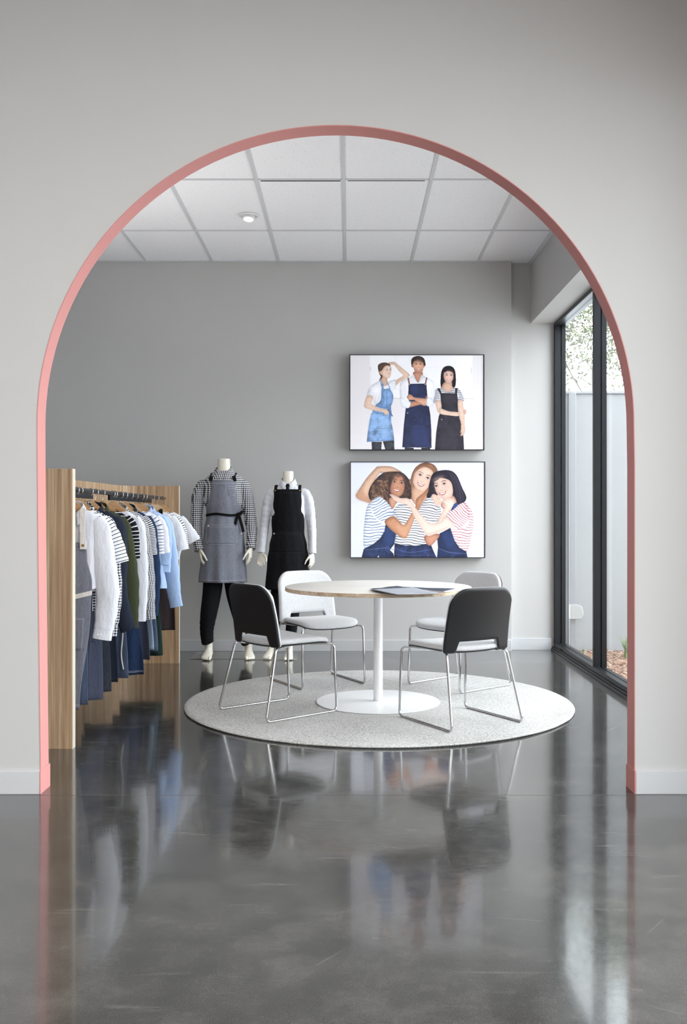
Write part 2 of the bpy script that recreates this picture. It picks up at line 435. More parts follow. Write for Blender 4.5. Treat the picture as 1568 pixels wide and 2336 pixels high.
# ceiling of the rear room: tiles and T bars
ceil = MB(); ceil.box(LX, XW+.1, YWB, YA, HC+.006, HC+.05)
ceil = struct(ceil.build('ceiling', TILE, smooth=False), 'speckled mineral fibre tile ceiling')
GRID = plain('white_t_bar', srgb(206, 207, 210), .45)
m = MB(); TW = .612; ys = [7.93-1.2*k for k in range(3)]
xs = [-.048+TW*k for k in range(-7, 3)]
for x in xs: m.box(x-.0125, x+.0125, YWB, YF, HC, HC+.006)
for y in ys: m.box(LX, 1.676, y-.012, y+.012, HC+.001, HC+.006)
m.box(1.648, 1.676, YWB, YA, HC-.012, HC+.004); m.box(LX, 1.483, YF-.02, YF, HC-.001, HC+.006)
o = m.build('ceiling_grid', GRID, ceil, smooth=False)
m = MB()
DK = plain('dark_void', (.01, .01, .01, 1), .9)
for (xa, xb, y) in ((-.63, -.07, 6.75), (-.02, .52, 6.745), (-.63, -.08, 8.875)): m.box(xa, xb, y, y+.006, HC+.0012, HC+.0075)
for v in m.V: pass
m.V = [(x, y, z-.0018) for x, y, z in m.V]; m.build('tile_gap', DK, ceil, smooth=False)

# window: frame of one long shopfront, glass, sill
def win(n, mull, y0, y1):
    f = MB()
    def bar(x0, x1, ya, yb, za, zb): f.box(x0, x1, ya, yb, za, zb)
    for (za, zb) in ((.018, .07), (3.0, 3.034)):
        bar(1.89, 1.94, y0, y1, za, zb); bar(1.952, 1.992, y0, y1, za, zb-.004 if za < 1 else zb); bar(1.94, 1.952, y0, y1, za, zb-.014 if za < 1 else zb)
    for (ya, yb) in mull:
        bar(1.89, 1.94, ya, yb, .06, 3.004); bar(1.952, 1.992, ya, yb, .06, 3.004); bar(1.94, 1.952, ya+.012, yb-.012, .06, 3.004)
    o = f.build('window_%d' % n, BLACKM, mods=[BEV(.002, 1)]); struct(o, 'black aluminium shopfront window frame')
    g = MB(); g.box(1.944, 1.949, y0, y1, .05, 3.01); go = g.build('glass', GLASS, o, smooth=False); go['label'] = 'clear window glass'
    s = MB(); s.box(1.862, 1.99, y0, y1, 0.0, .02); s.box(1.875, 1.89, y0, y1, .02, .034); so = s.build('sill', BLACKM, o, mods=[BEV(.002, 1)])
    k = MB()
    for y in (8.66, 8.60): k.lathe([(0, 0), (.007, 0), (.007, .004), (0, .004)], 12, (0, 0, 0)); k.V[-48:] = [(1.889-z_, y+x_, .045+y_) for x_, y_, z_ in k.V[-48:]]
    if y1 > 8: k.build('drain_hole', DK, so, smooth=False)
    return o
win(1, [(8.915, YA), (7.49, 7.53), (6.03, 6.07), (YWB, 4.47)], YWB, YA)
win(2, [(3.75, 3.8), (2.4, 2.44), (1.2, 1.24), (-.1, -.06), (-1.35, -1.31), (-2.9, -2.85)], -2.9, 3.8)
m = MB(); m.box(XW, XW+.10, 3.8, YW, 0, 3.034); struct(m.build('wall_right_front', PAINT, smooth=False))
m = MB(); m.box(XW, XW+.10, -4.2, -2.9, 0, 3.034); struct(m.build('wall_right_rear', PAINT, smooth=False))


# ---------------------------------------------------------------- outside
def mulchmat():
    t = NT('bark_mulch'); t.set(Roughness=1)
    v = t.coords(); f = t.noise(v, 45, 4, .7)
    t.link(t.ramp(f, [(.3, srgb(92, 70, 58)), (.5, srgb(150, 118, 98)), (.7, srgb(190, 164, 144))]), t.b.inputs['Base Color'])
    t.bump(f, .8, .02); return t.m
m = MB(); m.box(3.3, 16, -8, 14, -.2, -.055); pv = struct(m.build('floor_bounce', plain('pale_bounce_ground', srgb(205, 204, 200), .9), smooth=False)); pv['label'] = 'unseen pale ground added outside to bounce light indoors'  # added unseen ground, kept pale to bounce daylight onto the rear ceiling
m = MB(); m.box(1.993, 3.3, -8, 9.3, -.2, -.05); g = m.build('garden_bed', mulchmat(), smooth=False); struct(g); g.name = 'floor_garden'
g['label'] = 'garden bed outside the window'
m = MB(); random.seed(3)
for i in range(5200):
    x, y = random.uniform(2.0, 3.6), random.uniform(6.4, 9.28); a = random.uniform(0, PI); l = random.uniform(.02, .06); w_ = random.uniform(.004, .012)
    z = -.05+random.uniform(0, .02); ca, sa = math.cos(a)*l/2, math.sin(a)*l/2; tz = random.uniform(-.012, .012)
    m.add([(x-ca-sa*w_/l, y-sa+ca*w_/l, z-tz), (x+ca-sa*w_/l, y+sa+ca*w_/l, z+tz), (x+ca+sa*w_/l, y+sa-ca*w_/l, z+tz+.003), (x-ca+sa*w_/l, y-sa-ca*w_/l, z-tz+.003)], [(0, 1, 2, 3)])
CH = NT('bark_chip'); CH.set(Roughness=1); gi = CH.n.new('ShaderNodeNewGeometry')
CH.link(CH.ramp(gi.outputs['Random Per Island'], [(0, srgb(110, 80, 66)), (.5, srgb(168, 132, 110)), (1, srgb(206, 184, 166))]), CH.b.inputs['Base Color'])
tag(m.build('bark_mulch', CH.m, smooth=False), 'brown bark mulch covering the garden bed outside the window', 'mulch', kind='stuff')
# boundary wall with capping and corner return
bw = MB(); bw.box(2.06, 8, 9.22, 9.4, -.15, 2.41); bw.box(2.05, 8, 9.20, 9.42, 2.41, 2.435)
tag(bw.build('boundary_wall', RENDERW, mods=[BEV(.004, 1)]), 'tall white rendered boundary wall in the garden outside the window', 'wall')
dp = thing('drain_pipe', 'narrow pale grey downpipe with a faceted white box on the boundary wall', 'pipe', (2.115, 9.19, -.05))
mb = MB(); mb.box(-.03, .03, -.03, .01, 0, 2.47); mb.build('pipe', plain('pale_pvc', srgb(136, 137, 141), .5), dp, mods=[BEV(.006, 2)])
mb = MB(); P = [(-.03, .37), (.045, .37), (.075, .445), (.045, .52), (-.03, .52)]
P = [(-.05, .30), (.05, .30), (.075, .345), (.06, .42), (.035, .435), (-.05, .435)]
mb.prism(P, lambda a, b: (a+.01, -.10, b+.02), lambda a, b: (a+.01, -.03, b+.02)); mb.build('junction_box', plain('white_pvc', srgb(165, 165, 164), .4), dp, mods=[BEV(.006, 2)])
# grass tufts
GR = plain('green_grass', srgb(122, 150, 92), .8)
def tuft(x, y, h, nb, lab, seed):
    random.seed(seed); t = thing('grass_tuft', lab, 'grass', (x, y, -.045)); m = MB()
    for i in range(nb):
        a = random.uniform(0, 2*PI); L = h*random.uniform(.5, 1); s = random.uniform(.1, .45)*L
        p = [(0.012*math.cos(a), .012*math.sin(a), 0)]+[(math.cos(a)*s*k*k, math.sin(a)*s*k*k, L*(k-.15*k*k*k)) for k in (.35, .7, 1)]
        m.tube(p, [.0022, .002, .0014, .0004], 4)
    m.build('blades', GR, t)
tuft(2.50, 8.75, .24, 55, 'large green grass tuft growing in the bark mulch outside the window', 5)
tuft(2.16, 8.95, .10, 8, 'small sparse grass sprout in mulch by the near window pane', 6)
# trees beyond the boundary wall
BARK = plain('grey_bark', srgb(104, 98, 92), .9, bump=.3, bscale=30, bdist=.01)
def leafmat(nm, a, b):
    t = NT(nm); t.set(Roughness=.6); gi = t.n.new('ShaderNodeNewGeometry')
    t.link(t.mix(gi.outputs['Random Per Island'], a, b), t.b.inputs['Base Color'])
    t.b.inputs['Transmission Weight'].default_value = 0; return t.m
LEAF = leafmat('eucalypt_leaf', srgb(66, 74, 52), srgb(128, 134, 98))
LEAF2 = leafmat('olive_leaf', srgb(60, 66, 50), srgb(116, 118, 92))
def tree(x, y, h, lab, seed, leaf, lean):
    random.seed(seed); t = thing('tree', lab, 'tree', (x, y, -.05), 0, 'trees beyond the boundary wall'); tr = MB(); tips = []
    def grow(p, d, L, r, k):
        q = p; path = [p]; rad = [r]
        for i in range(4):
            d = (d+Vector((random.uniform(-.22, .22), random.uniform(-.22, .22), random.uniform(-.05, .15)))).normalized()
            q = q+d*L/4; path.append(q); rad.append(r*(1-.14*(i+1)))
            if k <= 3: tips.append((q, d, .16+.05*k))
        tr.tube(path, rad, 7)
        if k <= 0: return
        for i in range(random.choice((2, 3, 3))):
            a = Vector((random.uniform(-1, 1), random.uniform(-1, 1), random.uniform(.0, .9)))
            grow(q if i else path[3], (d*.8+a*.75).normalized(), L*random.uniform(.62, .8), rad[-1]*.72, k-1)
    grow(Vector((0, 0, 0)), Vector((lean, 0, 1)).normalized(), h*.42, .045, 5)
    tr.build('trunk', BARK, t)
    lf = MB()
    for (q, d, s) in tips:
        if q.z < 2.5 or (q.z < 3.15 and random.random() < .8) or q.z > 4.15: continue
        for i in range(26):
            c = q+Vector((random.gauss(0, .13), random.gauss(0, .13), random.gauss(0, .13)))
            l, w_ = random.uniform(.02, .045), random.uniform(.008, .015)
            a = Vector((random.gauss(0, 1), random.gauss(0, 1), -abs(random.gauss(0, 1.2)))).normalized(); b = a.cross(Vector((random.gauss(0, 1), random.gauss(0, 1), .3))).normalized()
            lf.add([c-a*l, c+b*w_, c+a*l, c-b*w_], [(0, 1, 2, 3)])
    lf.build('foliage', leaf, t, smooth=False, fix=False)
    return t
tree(2.98, 11.6, 4.6, 'slim tree with grey leaning trunk seen in the far window pane', 11, LEAF, .12)
tree(3.5, 12.4, 5.0, 'slim forked tree with loose olive crown seen in the nearer window pane', 23, LEAF2, -.05)
tree(2.95, 13.2, 4.6, 'bushy tree of fine leaves highest above the boundary wall corner', 42, LEAF2, .05)

# ---------------------------------------------------------------- rug, table
t = MB(); prof = [(0, .0005), (1.262, .0005), (1.272, .005), (1.274, .010), (1.268, .0155), (1.25, .017), (0, .017)]
rings = []
for r, z in prof:
    rings.append([( (r+(.003*noise.noise(Vector((j*.25, z*90, 0))) if r > 1 else 0))*math.cos(2*PI*j/240), (r+(.003*noise.noise(Vector((j*.25, z*90, 0))) if r > 1 else 0))*math.sin(2*PI*j/240), z) for j in range(240)])
t.loft(rings); rug = t.build('round_rug', RUG, angle=60); rug.location = (.185, 6.41, 0)
tag(rug, 'round flecked grey and white woven wool rug on the concrete floor', 'rug')
TZ = .017
tb = thing('round_table', 'round pedestal table with pale birch top on white disc base', 'table', (.182, 6.36, TZ))
m = MB(); m.lathe([(0, .7355), (.609, .7355), (.612, .738), (.612, .7605), (.609, .7625), (0, .7625)], 160)
top = m.build('table_top', BIRCH, tb, angle=50)
m = MB()
for k, z in enumerate((.7385, .743, .7475, .752, .7565)):
    if k % 2 == 0: m.lathe([(.6121, z), (.6126, z+.0005), (.6126, z+.0040), (.6121, z+.0045)], 160)
    else: m.lathe([(.6121, z+.0003), (.6123, z+.0006), (.6123, z+.0039), (.6121, z+.0042)], 160)
e = m.build('plywood_edge', PLY, top, angle=50); e['label'] = 'layered plywood edge'
m = MB(); m.lathe([(0, .008), (.030, .008), (.030, .733), (0, .733)], 48); m.build('pedestal', SATINW, tb, angle=50)
m = MB(); m.lathe([(0, 0), (.404, 0), (.408, .003), (.406, .007), (0, .009)], 128); m.build('base_disc', SATINW, tb, angle=50)
m = MB(); m.lathe([(0, .722), (.12, .722), (.12, .7355), (0, .7355)], 48); m.build('mounting_plate', SATINW, tb, angle=50)

# ---------------------------------------------------------------- chairs
def pillow_slab(mb, us, colrange, xf, thick_back, thick_front, edge=.02):
    """columns u, v range per column; xf(u,v)->(point, normal)"""
    NV = 22; fr = []; bk = []; W = max(abs(u) for u in us)
    for u in us:
        lo, hi = colrange(u)
        for j in range(NV):
            k = .5-.5*math.cos(PI*j/(NV-1))
            v = lo+(hi-lo)*k
            d = min(v-lo, hi-v, (W-abs(u))*1.0)
            pf = min(1, max(0, d/edge)); pf = math.sqrt(1-(1-pf)**2)
            p, nn = xf(u, v)
            fr.append(p+nn*(thick_back*.0+thick_front*pf)); bk.append(p-nn*thick_back*pf)
    n = NV; V = fr+bk; o = len(fr); F = []
    for i in range(len(us)-1):
        for j in range(n-1):
            F.append((i*n+j, i*n+j+1, (i+1)*n+j+1, (i+1)*n+j)); F.append((o+i*n+j, o+(i+1)*n+j, o+(i+1)*n+j+1, o+i*n+j+1))
        F.append((i*n, (i+1)*n, o+(i+1)*n, o+i*n)); F.append((i*n+n-1, o+i*n+n-1, o+(i+1)*n+n-1, (i+1)*n+n-1))
    for i in (0, len(us)-1):
        for j in range(n-1): F.append((i*n+j, i*n+j+1, o+i*n+j+1, o+i*n+j))
    mb.add([tuple(v) for v in V], F)

HWB = .238
def back_cols():
    us = []
    for a in lin(0, .110, 10)+[.118, .124, .130, .135]: us.append(a)
    us += [.139, .143, .148, .154, .160, .168]
    k = 12
    for i in range(1, k+1): us.append(.168+(HWB-.168)*math.sin(PI/2*i/k))
    return sorted(set([-u for u in us]+us))
def back_range(u):
    a = abs(u); r = .104; top = .806; bot = .425
    hi = top if a < HWB-r else top-r+math.sqrt(max(0, r*r-(a-(HWB-r))**2))
    hi += .006*math.cos(a/HWB*PI/2)
    s = min(1, max(0, (a-.137)/.028)); s = s*s*(3-2*s)
    lo = .498+( .432-.498)*s
    r2 = .022
    if a > HWB-r2: lo = lo+r2-math.sqrt(max(0, r2*r2-(a-(HWB-r2))**2))
    return lo, hi
def back_xf(u, v):
    k = (v-.43)
    x = -.190-.20*k-.02*math.sin(min(1, k/.38)*PI)*-.4 + .16*u*u/.232*.55
    p = Vector((x, u*(1-.06*k/.38), v)); nn = Vector((1, -.76*u, .2)).normalized()
    return p, nn
def seat_outline(sc=1.0, n=120):
    pts = []
    for i in range(n):
        a = 2*PI*i/n; c, s = math.cos(a), math.sin(a); e = 2/5.0
        x = math.copysign(abs(c)**e, c); y = math.copysign(abs(s)**e, s)
        wx = .222; wy = .228+.012*x
        pts.append((x*wx*sc+.026, y*wy*sc))
    return pts
def make_chair(label, loc, rz, group):
    t = thing('meeting_chair', label, 'chair', (loc[0], loc[1], TZ-.001), rz, group)
    def zsag(x, y): return .006*(x/.23)*-1*0 + .010*(y/.23)**2 - .018*max(0, (x-.12)/.12)**2 - .012*max(0, (-x-.05)/.2)**2*0
    # seat pad, domed, and its shell
    def slab(z0, z1, scs, zs):
        rings = []
        for sc, z in zip(scs, zs): rings.append([(x, y, z+zsag(x, y)) for x, y in seat_outline(sc)])
        return rings
    m = MB(); m.loft(slab(0, 0, [.0, .5, .9, .965, .992, 1.0, .995, .97, .93, .8, .6, .35, .0], [.436, .436, .436, .437, .441, .449, .458, .465, .469, .4725, .475, .476, .476]), caps=False)
    m.build('seat_pad', FABRIC, t, angle=60)
    m = MB(); m.loft(slab(0, 0, [0, .5, .85, .93, .965, .985, .985, .9, .5, 0], [.424, .424, .425, .427, .431, .436, .4375, .4375, .4375, .4375]), caps=False)
    m.build('seat_shell', BLACKP, t, angle=60)
    cols = back_cols()
    m = MB(); pillow_slab(m, cols, back_range, lambda u, v: (back_xf(u, v)[0]+back_xf(u, v)[1]*.002, back_xf(u, v)[1]), .004, .021, .022)
    m.build('backrest_pad', FABRIC, t, angle=60)
    m = MB(); pillow_slab(m, cols, back_range, lambda u, v: (back_xf(u, v)[0]-back_xf(u, v)[1]*.003, back_xf(u, v)[1]), .012, .001, .012)
    m.build('backrest_shell', BLACKP, t, angle=60)
    for s in (-1, 1):
        P = [(-.04, .130*s, .424), (-.10, .160*s, .4245), (-.155, .200*s, .4275), (-.192, .222*s, .424), (-.292, .260*s, .0085), (.252, .252*s, .0085), (.236, .246*s, .426), (.195, .205*s, .428), (.12, .150*s, .4245)]
        pth = fillet(P[:3], .02, 3)[:-1]+fillet(P[2:], .035, 7)
        m = MB(); m.tube(pth, .0075, 12); m.build('sled_frame', CHROME, t, angle=60)
        # bracket that carries the backrest
        m = MB(); m.tube(fillet([(-.125, .18*s, .425), (-.160, .190*s, .424), (-.180, .195*s, .445), (-.187, .195*s, .47)], .012, 4), .007, 10)
        m.build('back_bracket', CHROME, t, angle=60)
    return t
gch = 'meeting chairs around the round table'
make_chair('grey upholstered chair, black shell back to viewer, at left front of the table', (-.442, 6.075), R(40), gch)
make_chair('grey upholstered chair, black shell back to viewer, at right front of the table', (.645, 5.82), R(121), gch)
make_chair('light grey chair facing viewer behind left side of table, before the black-aproned mannequin', (-.238, 7.12), R(-61), gch)
make_chair('light grey chair at right rear of table, partly hidden behind the front right chair', (.775, 6.99), R(221), gch)

# cloth swatches on the table
TT = .017+.7627
def P2W(px, py, z=TT):   # floor-plan position of a point seen on the table top
    Y = 2200*(1.24-z)/(py-1178); return ((px-800)*Y/2200, Y)
def sheet(name, lab, pts, z, mat, crum=.004, seed=0, th=.0012):
    C = [P2W(*p, z=z) for p in pts]; c = (sum(p[0] for p in C)/len(C), sum(p[1] for p in C)/len(C))
    NN = 14; a, b, d, e = [Vector((p[0], p[1], 0)) for p in C]
    m = MB()
    def fn(u, v):
        p = a*(1-u)*(1-v)+b*u*(1-v)+d*u*v+e*(1-u)*v
        h = crum*(.6+noise.noise(Vector((p.x*9+seed, p.y*9, 0))))*(1.0 if .05 < u < .95 and .05 < v < .95 else .6)
        wob = .004*noise.noise(Vector((u*9+seed, v*9, 3)))
        return (p.x+wob-c[0], p.y+wob-c[1], max(0.0004, h))
    m.grid(fn, lin(0, 1, NN), lin(0, 1, NN))
    o = m.build(name, mat, mods=[('SOLIDIFY', dict(thickness=th, offset=1))]); o.location = (c[0], c[1], z)
    return tag(o, lab, 'fabric', 'cloth samples on the table')
PALED = cloth('pale_blue_denim', srgb(150, 152, 162), srgb(190, 192, 200), 400, .2, 1)
DEEPD = cloth('deep_blue_denim', srgb(58, 64, 80), srgb(92, 98, 112), 500, .3, 1)
GREYB = cloth('grey_brown_cotton', srgb(120, 112, 106), srgb(150, 142, 134), 400, .2)
sheet('fabric_sample', 'dark blue denim sample jutting out right from the table-top pile', [(905, 1356), (1010, 1350), (1040, 1343), (915, 1339)], TT, DEEPD, .004, 3)
sheet('fabric_sample', 'brownish grey cloth sample at the left corner of the table-top pile', [(842, 1346), (902, 1358), (1026, 1352), (930, 1342)], TT+.0045, GREYB, .004, 8)
sheet('fabric_sample', 'blue denim sample with crumpled rear edge in the table-top pile', [(845, 1344), (900, 1356), (985, 1350), (905, 1338)], TT+.009, DEEPD, .006, 14)
sheet('fabric_sample', 'pale blue-grey denim sample lying topmost on the table-top pile', [(848, 1345), (904, 1357.5), (1006, 1355), (942, 1341)], TT+.0145, PALED, .004, 21)

# ---------------------------------------------------------------- downlight
dl = thing('downlight', 'round white adjustable ceiling downlight set in a ceiling tile', 'light', (-.794, 7.53, HC))
m = MB(); m.lathe([(.052, .004), (.078, .004), (.08, .001), (.078, -.004), (.058, -.004), (.052, .0)], 48); m.build('trim_ring', WHITEP, dl)
m = MB(); m.lathe([(.0, .004), (.052, .004), (.052, .003), (0, .003)], 32); m.build('recess', plain('shaded_recess', srgb(120, 118, 116), .7), dl)
m = MB(); m.lathe([(0, .0), (.046, .0), (.048, -.006), (.048, -.030), (.042, -.034), (.036, -.030), (0, -.028)], 48); hd = m.build('lamp_head', WHITEP, dl); hd.rotation_euler = (R(-12), R(4), 0)
em = NT('lamp_lens'); em.b.inputs['Emission Color'].default_value = (1, .9, .72, 1); em.b.inputs['Emission Strength'].default_value = 6
m = MB(); m.lathe([(0, -.0275), (.035, -.0295), (.035, -.031), (0, -.031)], 32); m.build('lens', em.m, hd)
sp = light('downlight_beam', 'SPOT', (0, 0, -.045), 30, (1, .93, .82), spot_size=R(60), spot_blend=.6, shadow_soft_size=.035); sp.parent = dl
# ---------------------------------------------------------------- light boxes with printed pictures
def picmat():
    t = NT('backlit_print'); vc = t.n.new('ShaderNodeVertexColor'); vc.layer_name = 'picture'
    t.link(vc.outputs[0], t.b.inputs['Base Color']); t.link(vc.outputs[0], t.b.inputs['Emission Color'])
    t.b.inputs['Emission Strength'].default_value = .26; t.set(Roughness=.3); return t.m
PIC = picmat(); BOXM = plain('black_box_frame', srgb(38, 38, 42), .4)
import numpy as np
class Pic:
    """flat print painted on a fine grid of coloured cells; coordinates are in print units"""
    SS = .62                                                   # canvas pixels per print unit
    def __init__(s, ox, oy, bx0, by0, bx1, by1, Y):
        s.ox, s.oy, s.Y = ox, oy, Y; s.b = (bx0, by0, bx1, by1)
        s.W, s.H = int((bx1-bx0)*s.SS), int((by1-by0)*s.SS); s.W -= s.W % 2; s.H -= s.H % 2
        s.c = np.ones((s.H, s.W, 3)); s.sh = 1.0; s.rng = np.random.default_rng(5)
        f = s.rng.random((s.H, s.W)); s.fine = f
        a = s.blur(s.rng.random((s.H, s.W)), 9); s.fold = (a-a.mean())/a.std()
        a = s.blur(s.rng.random((s.H, s.W)), 2); s.mott = (a-a.mean())/a.std()
    def blur(s, a, r):
        r = int(max(1, r))
        for _ in range(3):
            for ax in (0, 1):
                p = np.concatenate([np.repeat(a.take([0], ax), r+1, ax), a, np.repeat(a.take([-1], ax), r, ax)], ax).cumsum(ax)
                n = a.shape[ax]; a = (p.take(range(2*r+1, 2*r+1+n), ax)-p.take(range(0, n), ax))/(2*r+1)
        return a
    def mask(s, P, pad):
        X = [(p[0]-s.b[0])*s.SS for p in P]; Y = [(p[1]-s.b[1])*s.SS for p in P]
        x0, x1 = int(max(0, min(X)-pad)), int(min(s.W, max(X)+pad+2)); y0, y1 = int(max(0, min(Y)-pad)), int(min(s.H, max(Y)+pad+2))
        if x1-x0 < 2 or y1-y0 < 2: return None
        xs = np.arange(x0, x1)+.5; m = np.zeros((y1-y0, x1-x0))
        for dy in (.25, .75):
            ys = np.arange(y0, y1)+dy
            ins = np.zeros((y1-y0, x1-x0), bool)
            for k in range(len(X)):
                xa, ya, xb, yb = X[k], Y[k], X[(k+1) % len(X)], Y[(k+1) % len(X)]
                if ya == yb: continue
                sel = (ya > ys) != (yb > ys)
                if not sel.any(): continue
                xi = xa+(ys-ya)*(xb-xa)/(yb-ya); ins ^= sel[:, None] & (xs[None, :] < xi[:, None])
            m += ins*.5
        return m, (y0, y1, x0, x1)
    def paint(s, P, c, alpha=1.0, soft=0, shade=None):
        shade = s.sh if shade is None else shade; pad = 3*soft+4
        r = s.mask(P, pad)
        if r is None: return
        m, (y0, y1, x0, x1) = r; col = np.array(c)/255.0
        area = m.sum(); v = s.c[y0:y1, x0:x1]
        layer = np.ones_like(v)*col
        if shade and area > 250:
            sg = min(11, max(2, .13*math.sqrt(area))); mp = np.pad(m, 24); b = s.blur(mp, sg)
            k = int(sg*.8); b2 = np.roll(b, (k, k), (0, 1))
            e = (.55*b+.45*b2)[24:-24, 24:-24]
            lum = float(col.mean()); skin = col[0]-col[2] > .12
            d = (1-e)*shade*(.24 if lum > .8 else .42)
            fo = s.fold[y0:y1, x0:x1]*(.004 if skin else (.020 if lum > .7 else .07))
            mo = s.mott[y0:y1, x0:x1]*(.012 if skin or lum > .7 else .045)
            layer = layer*(1-d+fo+mo)[..., None]
            if skin: layer = layer*(1-d[..., None]*np.array([.0, .28, .38]))
        if soft: m = s.blur(m, soft)
        s.c[y0:y1, x0:x1] = v*(1-m[..., None]*alpha)+layer*(m*alpha)[..., None]
    def poly(s, pts, c, smooth=True, alpha=1.0, soft=0, shade=None):
        P = [(a, b) for a, b in pts]
        if smooth: P = [(p.x, p.y) for p in crom([Vector((a, b, 0)) for a, b in pts], 5, True)]
        s.paint(P, c, alpha, soft, shade)
    def stripes(s, pts, ang, sp, wd, c, off=0, wob=2):
        P = crom([Vector((a, b, 0)) for a, b in pts], 5, True); P = [(p.x, p.y) for p in P]
        m, (y0, y1, x0, x1) = s.mask(P, 2); ca, sa = math.cos(R(ang)), math.sin(R(ang))
        gx = (np.arange(x0, x1)[None, :]+.5)/s.SS+s.b[0]; gy = (np.arange(y0, y1)[:, None]+.5)/s.SS+s.b[1]
        u = gx*ca+gy*sa; v = -gx*sa+gy*ca
        v = v+wob*1.6*np.sin(u*.03+v*.012)+s.fold[y0:y1, x0:x1]*wob*.8
        d = np.abs(((v+off)/sp) % 1-.5)*sp; k = np.clip((wd/2-d)*s.SS+.5, 0, 1)*m*.92
        s.c[y0:y1, x0:x1] = s.c[y0:y1, x0:x1]*(1-k[..., None])+np.array(c)/255.0*k[..., None]
    def ell(s, x, y, rx, ry, c, ang=0, alpha=1.0, soft=0):
        ca, sa = math.cos(R(ang)), math.sin(R(ang))
        s.paint([(x+rx*math.cos(t)*ca-ry*math.sin(t)*sa, y+rx*math.cos(t)*sa+ry*math.sin(t)*ca) for t in [2*PI*i/20 for i in range(20)]], c, alpha, soft, 0)
    def line(s, pts, wd, c, alpha=1.0, soft=0):
        P = crom([Vector((a, b, 0)) for a, b in pts], 5) if len(pts) > 2 else [Vector((a, b, 0)) for a, b in pts]
        up, dn = [], []; n = len(P)
        for i, p in enumerate(P):
            t = (P[min(i+1, n-1)]-P[max(i-1, 0)]).normalized(); k = wd/2*(.45+.55*math.sin(PI*min(1, max(0, (i+.6)/n)))) if n > 2 else wd/2
            nn = Vector((-t.y, t.x, 0))*k; up.append((p.x+nn.x, p.y+nn.y)); dn.append((p.x-nn.x, p.y-nn.y))
        s.paint(up+dn[::-1], c, alpha, soft, 0)
    def face(s, x, y, k, ang, skin, smile=1, brow=(60, 40, 34), asym=0):
        """features about the nose root: k = eye spacing/2"""
        ca, sa = math.cos(R(ang)), math.sin(R(ang)); T = lambda u, v: (x+(u*ca-v*sa)*k, y+(u*sa+v*ca)*k)
        dk = lambda f: tuple(int(q*f) for q in skin); so = max(1, int(k*.12)); big = k > 30
        lt = tuple(min(255, int(q*1.07)) for q in skin)
        s.ell(*T(asym, -1.5), 1.5*k, .6*k, lt, ang, .5, so*2)
        for e in (-1, 1):
            c = T(e*1.0+asym, -.05); s.ell(c[0], c[1], .72*k, .36*k, dk(.74), ang, .45, so)
            s.ell(*T(e*1.25+asym, 1.0), .6*k, .5*k, (226, 132, 118), ang, .22, so*2)
            s.ell(c[0], c[1], .44*k, .17*k, (232, 222, 218), ang); s.ell(c[0], c[1], .20*k, .19*k, (52, 38, 34), ang)
            s.line([T(e*1.0-.5+asym, .0), T(e*1.0+asym, -.26), T(e*1.0+.5+asym, .02)], .15*k, (44, 32, 30), .9)
            s.line([T(e*1.0-.4+asym, .1), T(e*1.0+asym, .20), T(e*1.0+.42+asym, .08)], .07*k, dk(.6), .6)
            s.line([T(e*1.0-.62+asym, -.58+(.0 if e < 0 else -.02)), T(e*1.0+asym+.1*e, -.80), T(e*1.0+.66+asym, -.56)], .17*k, brow, .8)
        s.line([T(.16+asym, -.1), T(.24+asym*1.2, .6), T(.36+asym*1.3, 1.1)], .26*k, dk(.84), .5, so)
        s.line([T(-.02+asym, .0), T(.0+asym*1.2, .9)], .2*k, lt, .6, so)
        s.line([T(-.34+asym*1.2, 1.22), T(0+asym*1.2, 1.38), T(.38+asym*1.2, 1.20)], .13*k, dk(.62), .75)
        if smile:
            s.poly([T(-.92+asym, 1.78), T(0+asym, 1.92), T(.92+asym, 1.78), T(.6+asym, 2.34), T(0+asym, 2.56), T(-.6+asym, 2.34)], (172, 92, 90), shade=0)
            s.poly([T(-.72+asym, 1.92), T(0+asym, 2.02), T(.72+asym, 1.92), T(.45+asym, 2.20), T(0+asym, 2.32), T(-.45+asym, 2.20)], (246, 242, 242), shade=0)
            for e in (-1, 1): s.line([T(e*.55+asym, 1.2), T(e*1.05+asym, 1.6), T(e*1.1+asym, 1.95)], .1*k, dk(.74), .6, 1 if big else 0)
            s.line([T(-.4+asym, 2.78), T(0+asym, 2.86), T(.4+asym, 2.78)], .14*k, dk(.8), .5, 1)
        else:
            s.poly([T(-.55+asym, 2.0), T(0+asym, 1.9), T(.6+asym, 1.96), T(.1+asym, 2.25)], (190, 112, 108), shade=0)
            s.line([T(-.5+asym, 2.0), T(.0+asym, 2.06), T(.5+asym, 1.98)], .06*k, (120, 60, 60), .8)
    def hair(s, pts, base, n, dirs, wd=3, spread=14, cols=None):
        """strands: random lines that follow a path"""
        for i in range(n):
            dx, dy = random.gauss(0, spread), random.gauss(0, spread*.4); f = random.uniform(.75, 1.35)
            s.line([(a+dx+random.gauss(0, 2), b+dy+random.gauss(0, 2)) for a, b in dirs], random.uniform(1, wd), tuple(min(255, int(q*f)) for q in base), .45)
    def mesh(s, off, parent, mat):
        C = s.c.reshape(s.H//2, 2, s.W//2, 2, 3).mean((1, 3)).clip(0, 1); h, w = C.shape[:2]
        C = np.where(C <= .04045, C/12.92, ((C+.055)/1.055)**2.4)
        k = s.Y/2200; xs = (s.ox+np.linspace(s.b[0], s.b[2], w+1)*.22321-800)*k; zs = 1.24+(1178-(s.oy+np.linspace(s.b[1], s.b[3], h+1)*.22321))*k
        V = np.zeros((h+1, w+1, 3)); V[..., 0] = xs[None, :]+off.x; V[..., 1] = s.Y+off.y; V[..., 2] = zs[:, None]+off.z
        V = V.reshape(-1, 3); I = np.arange(h)[:, None]*(w+1)+np.arange(w)[None, :]
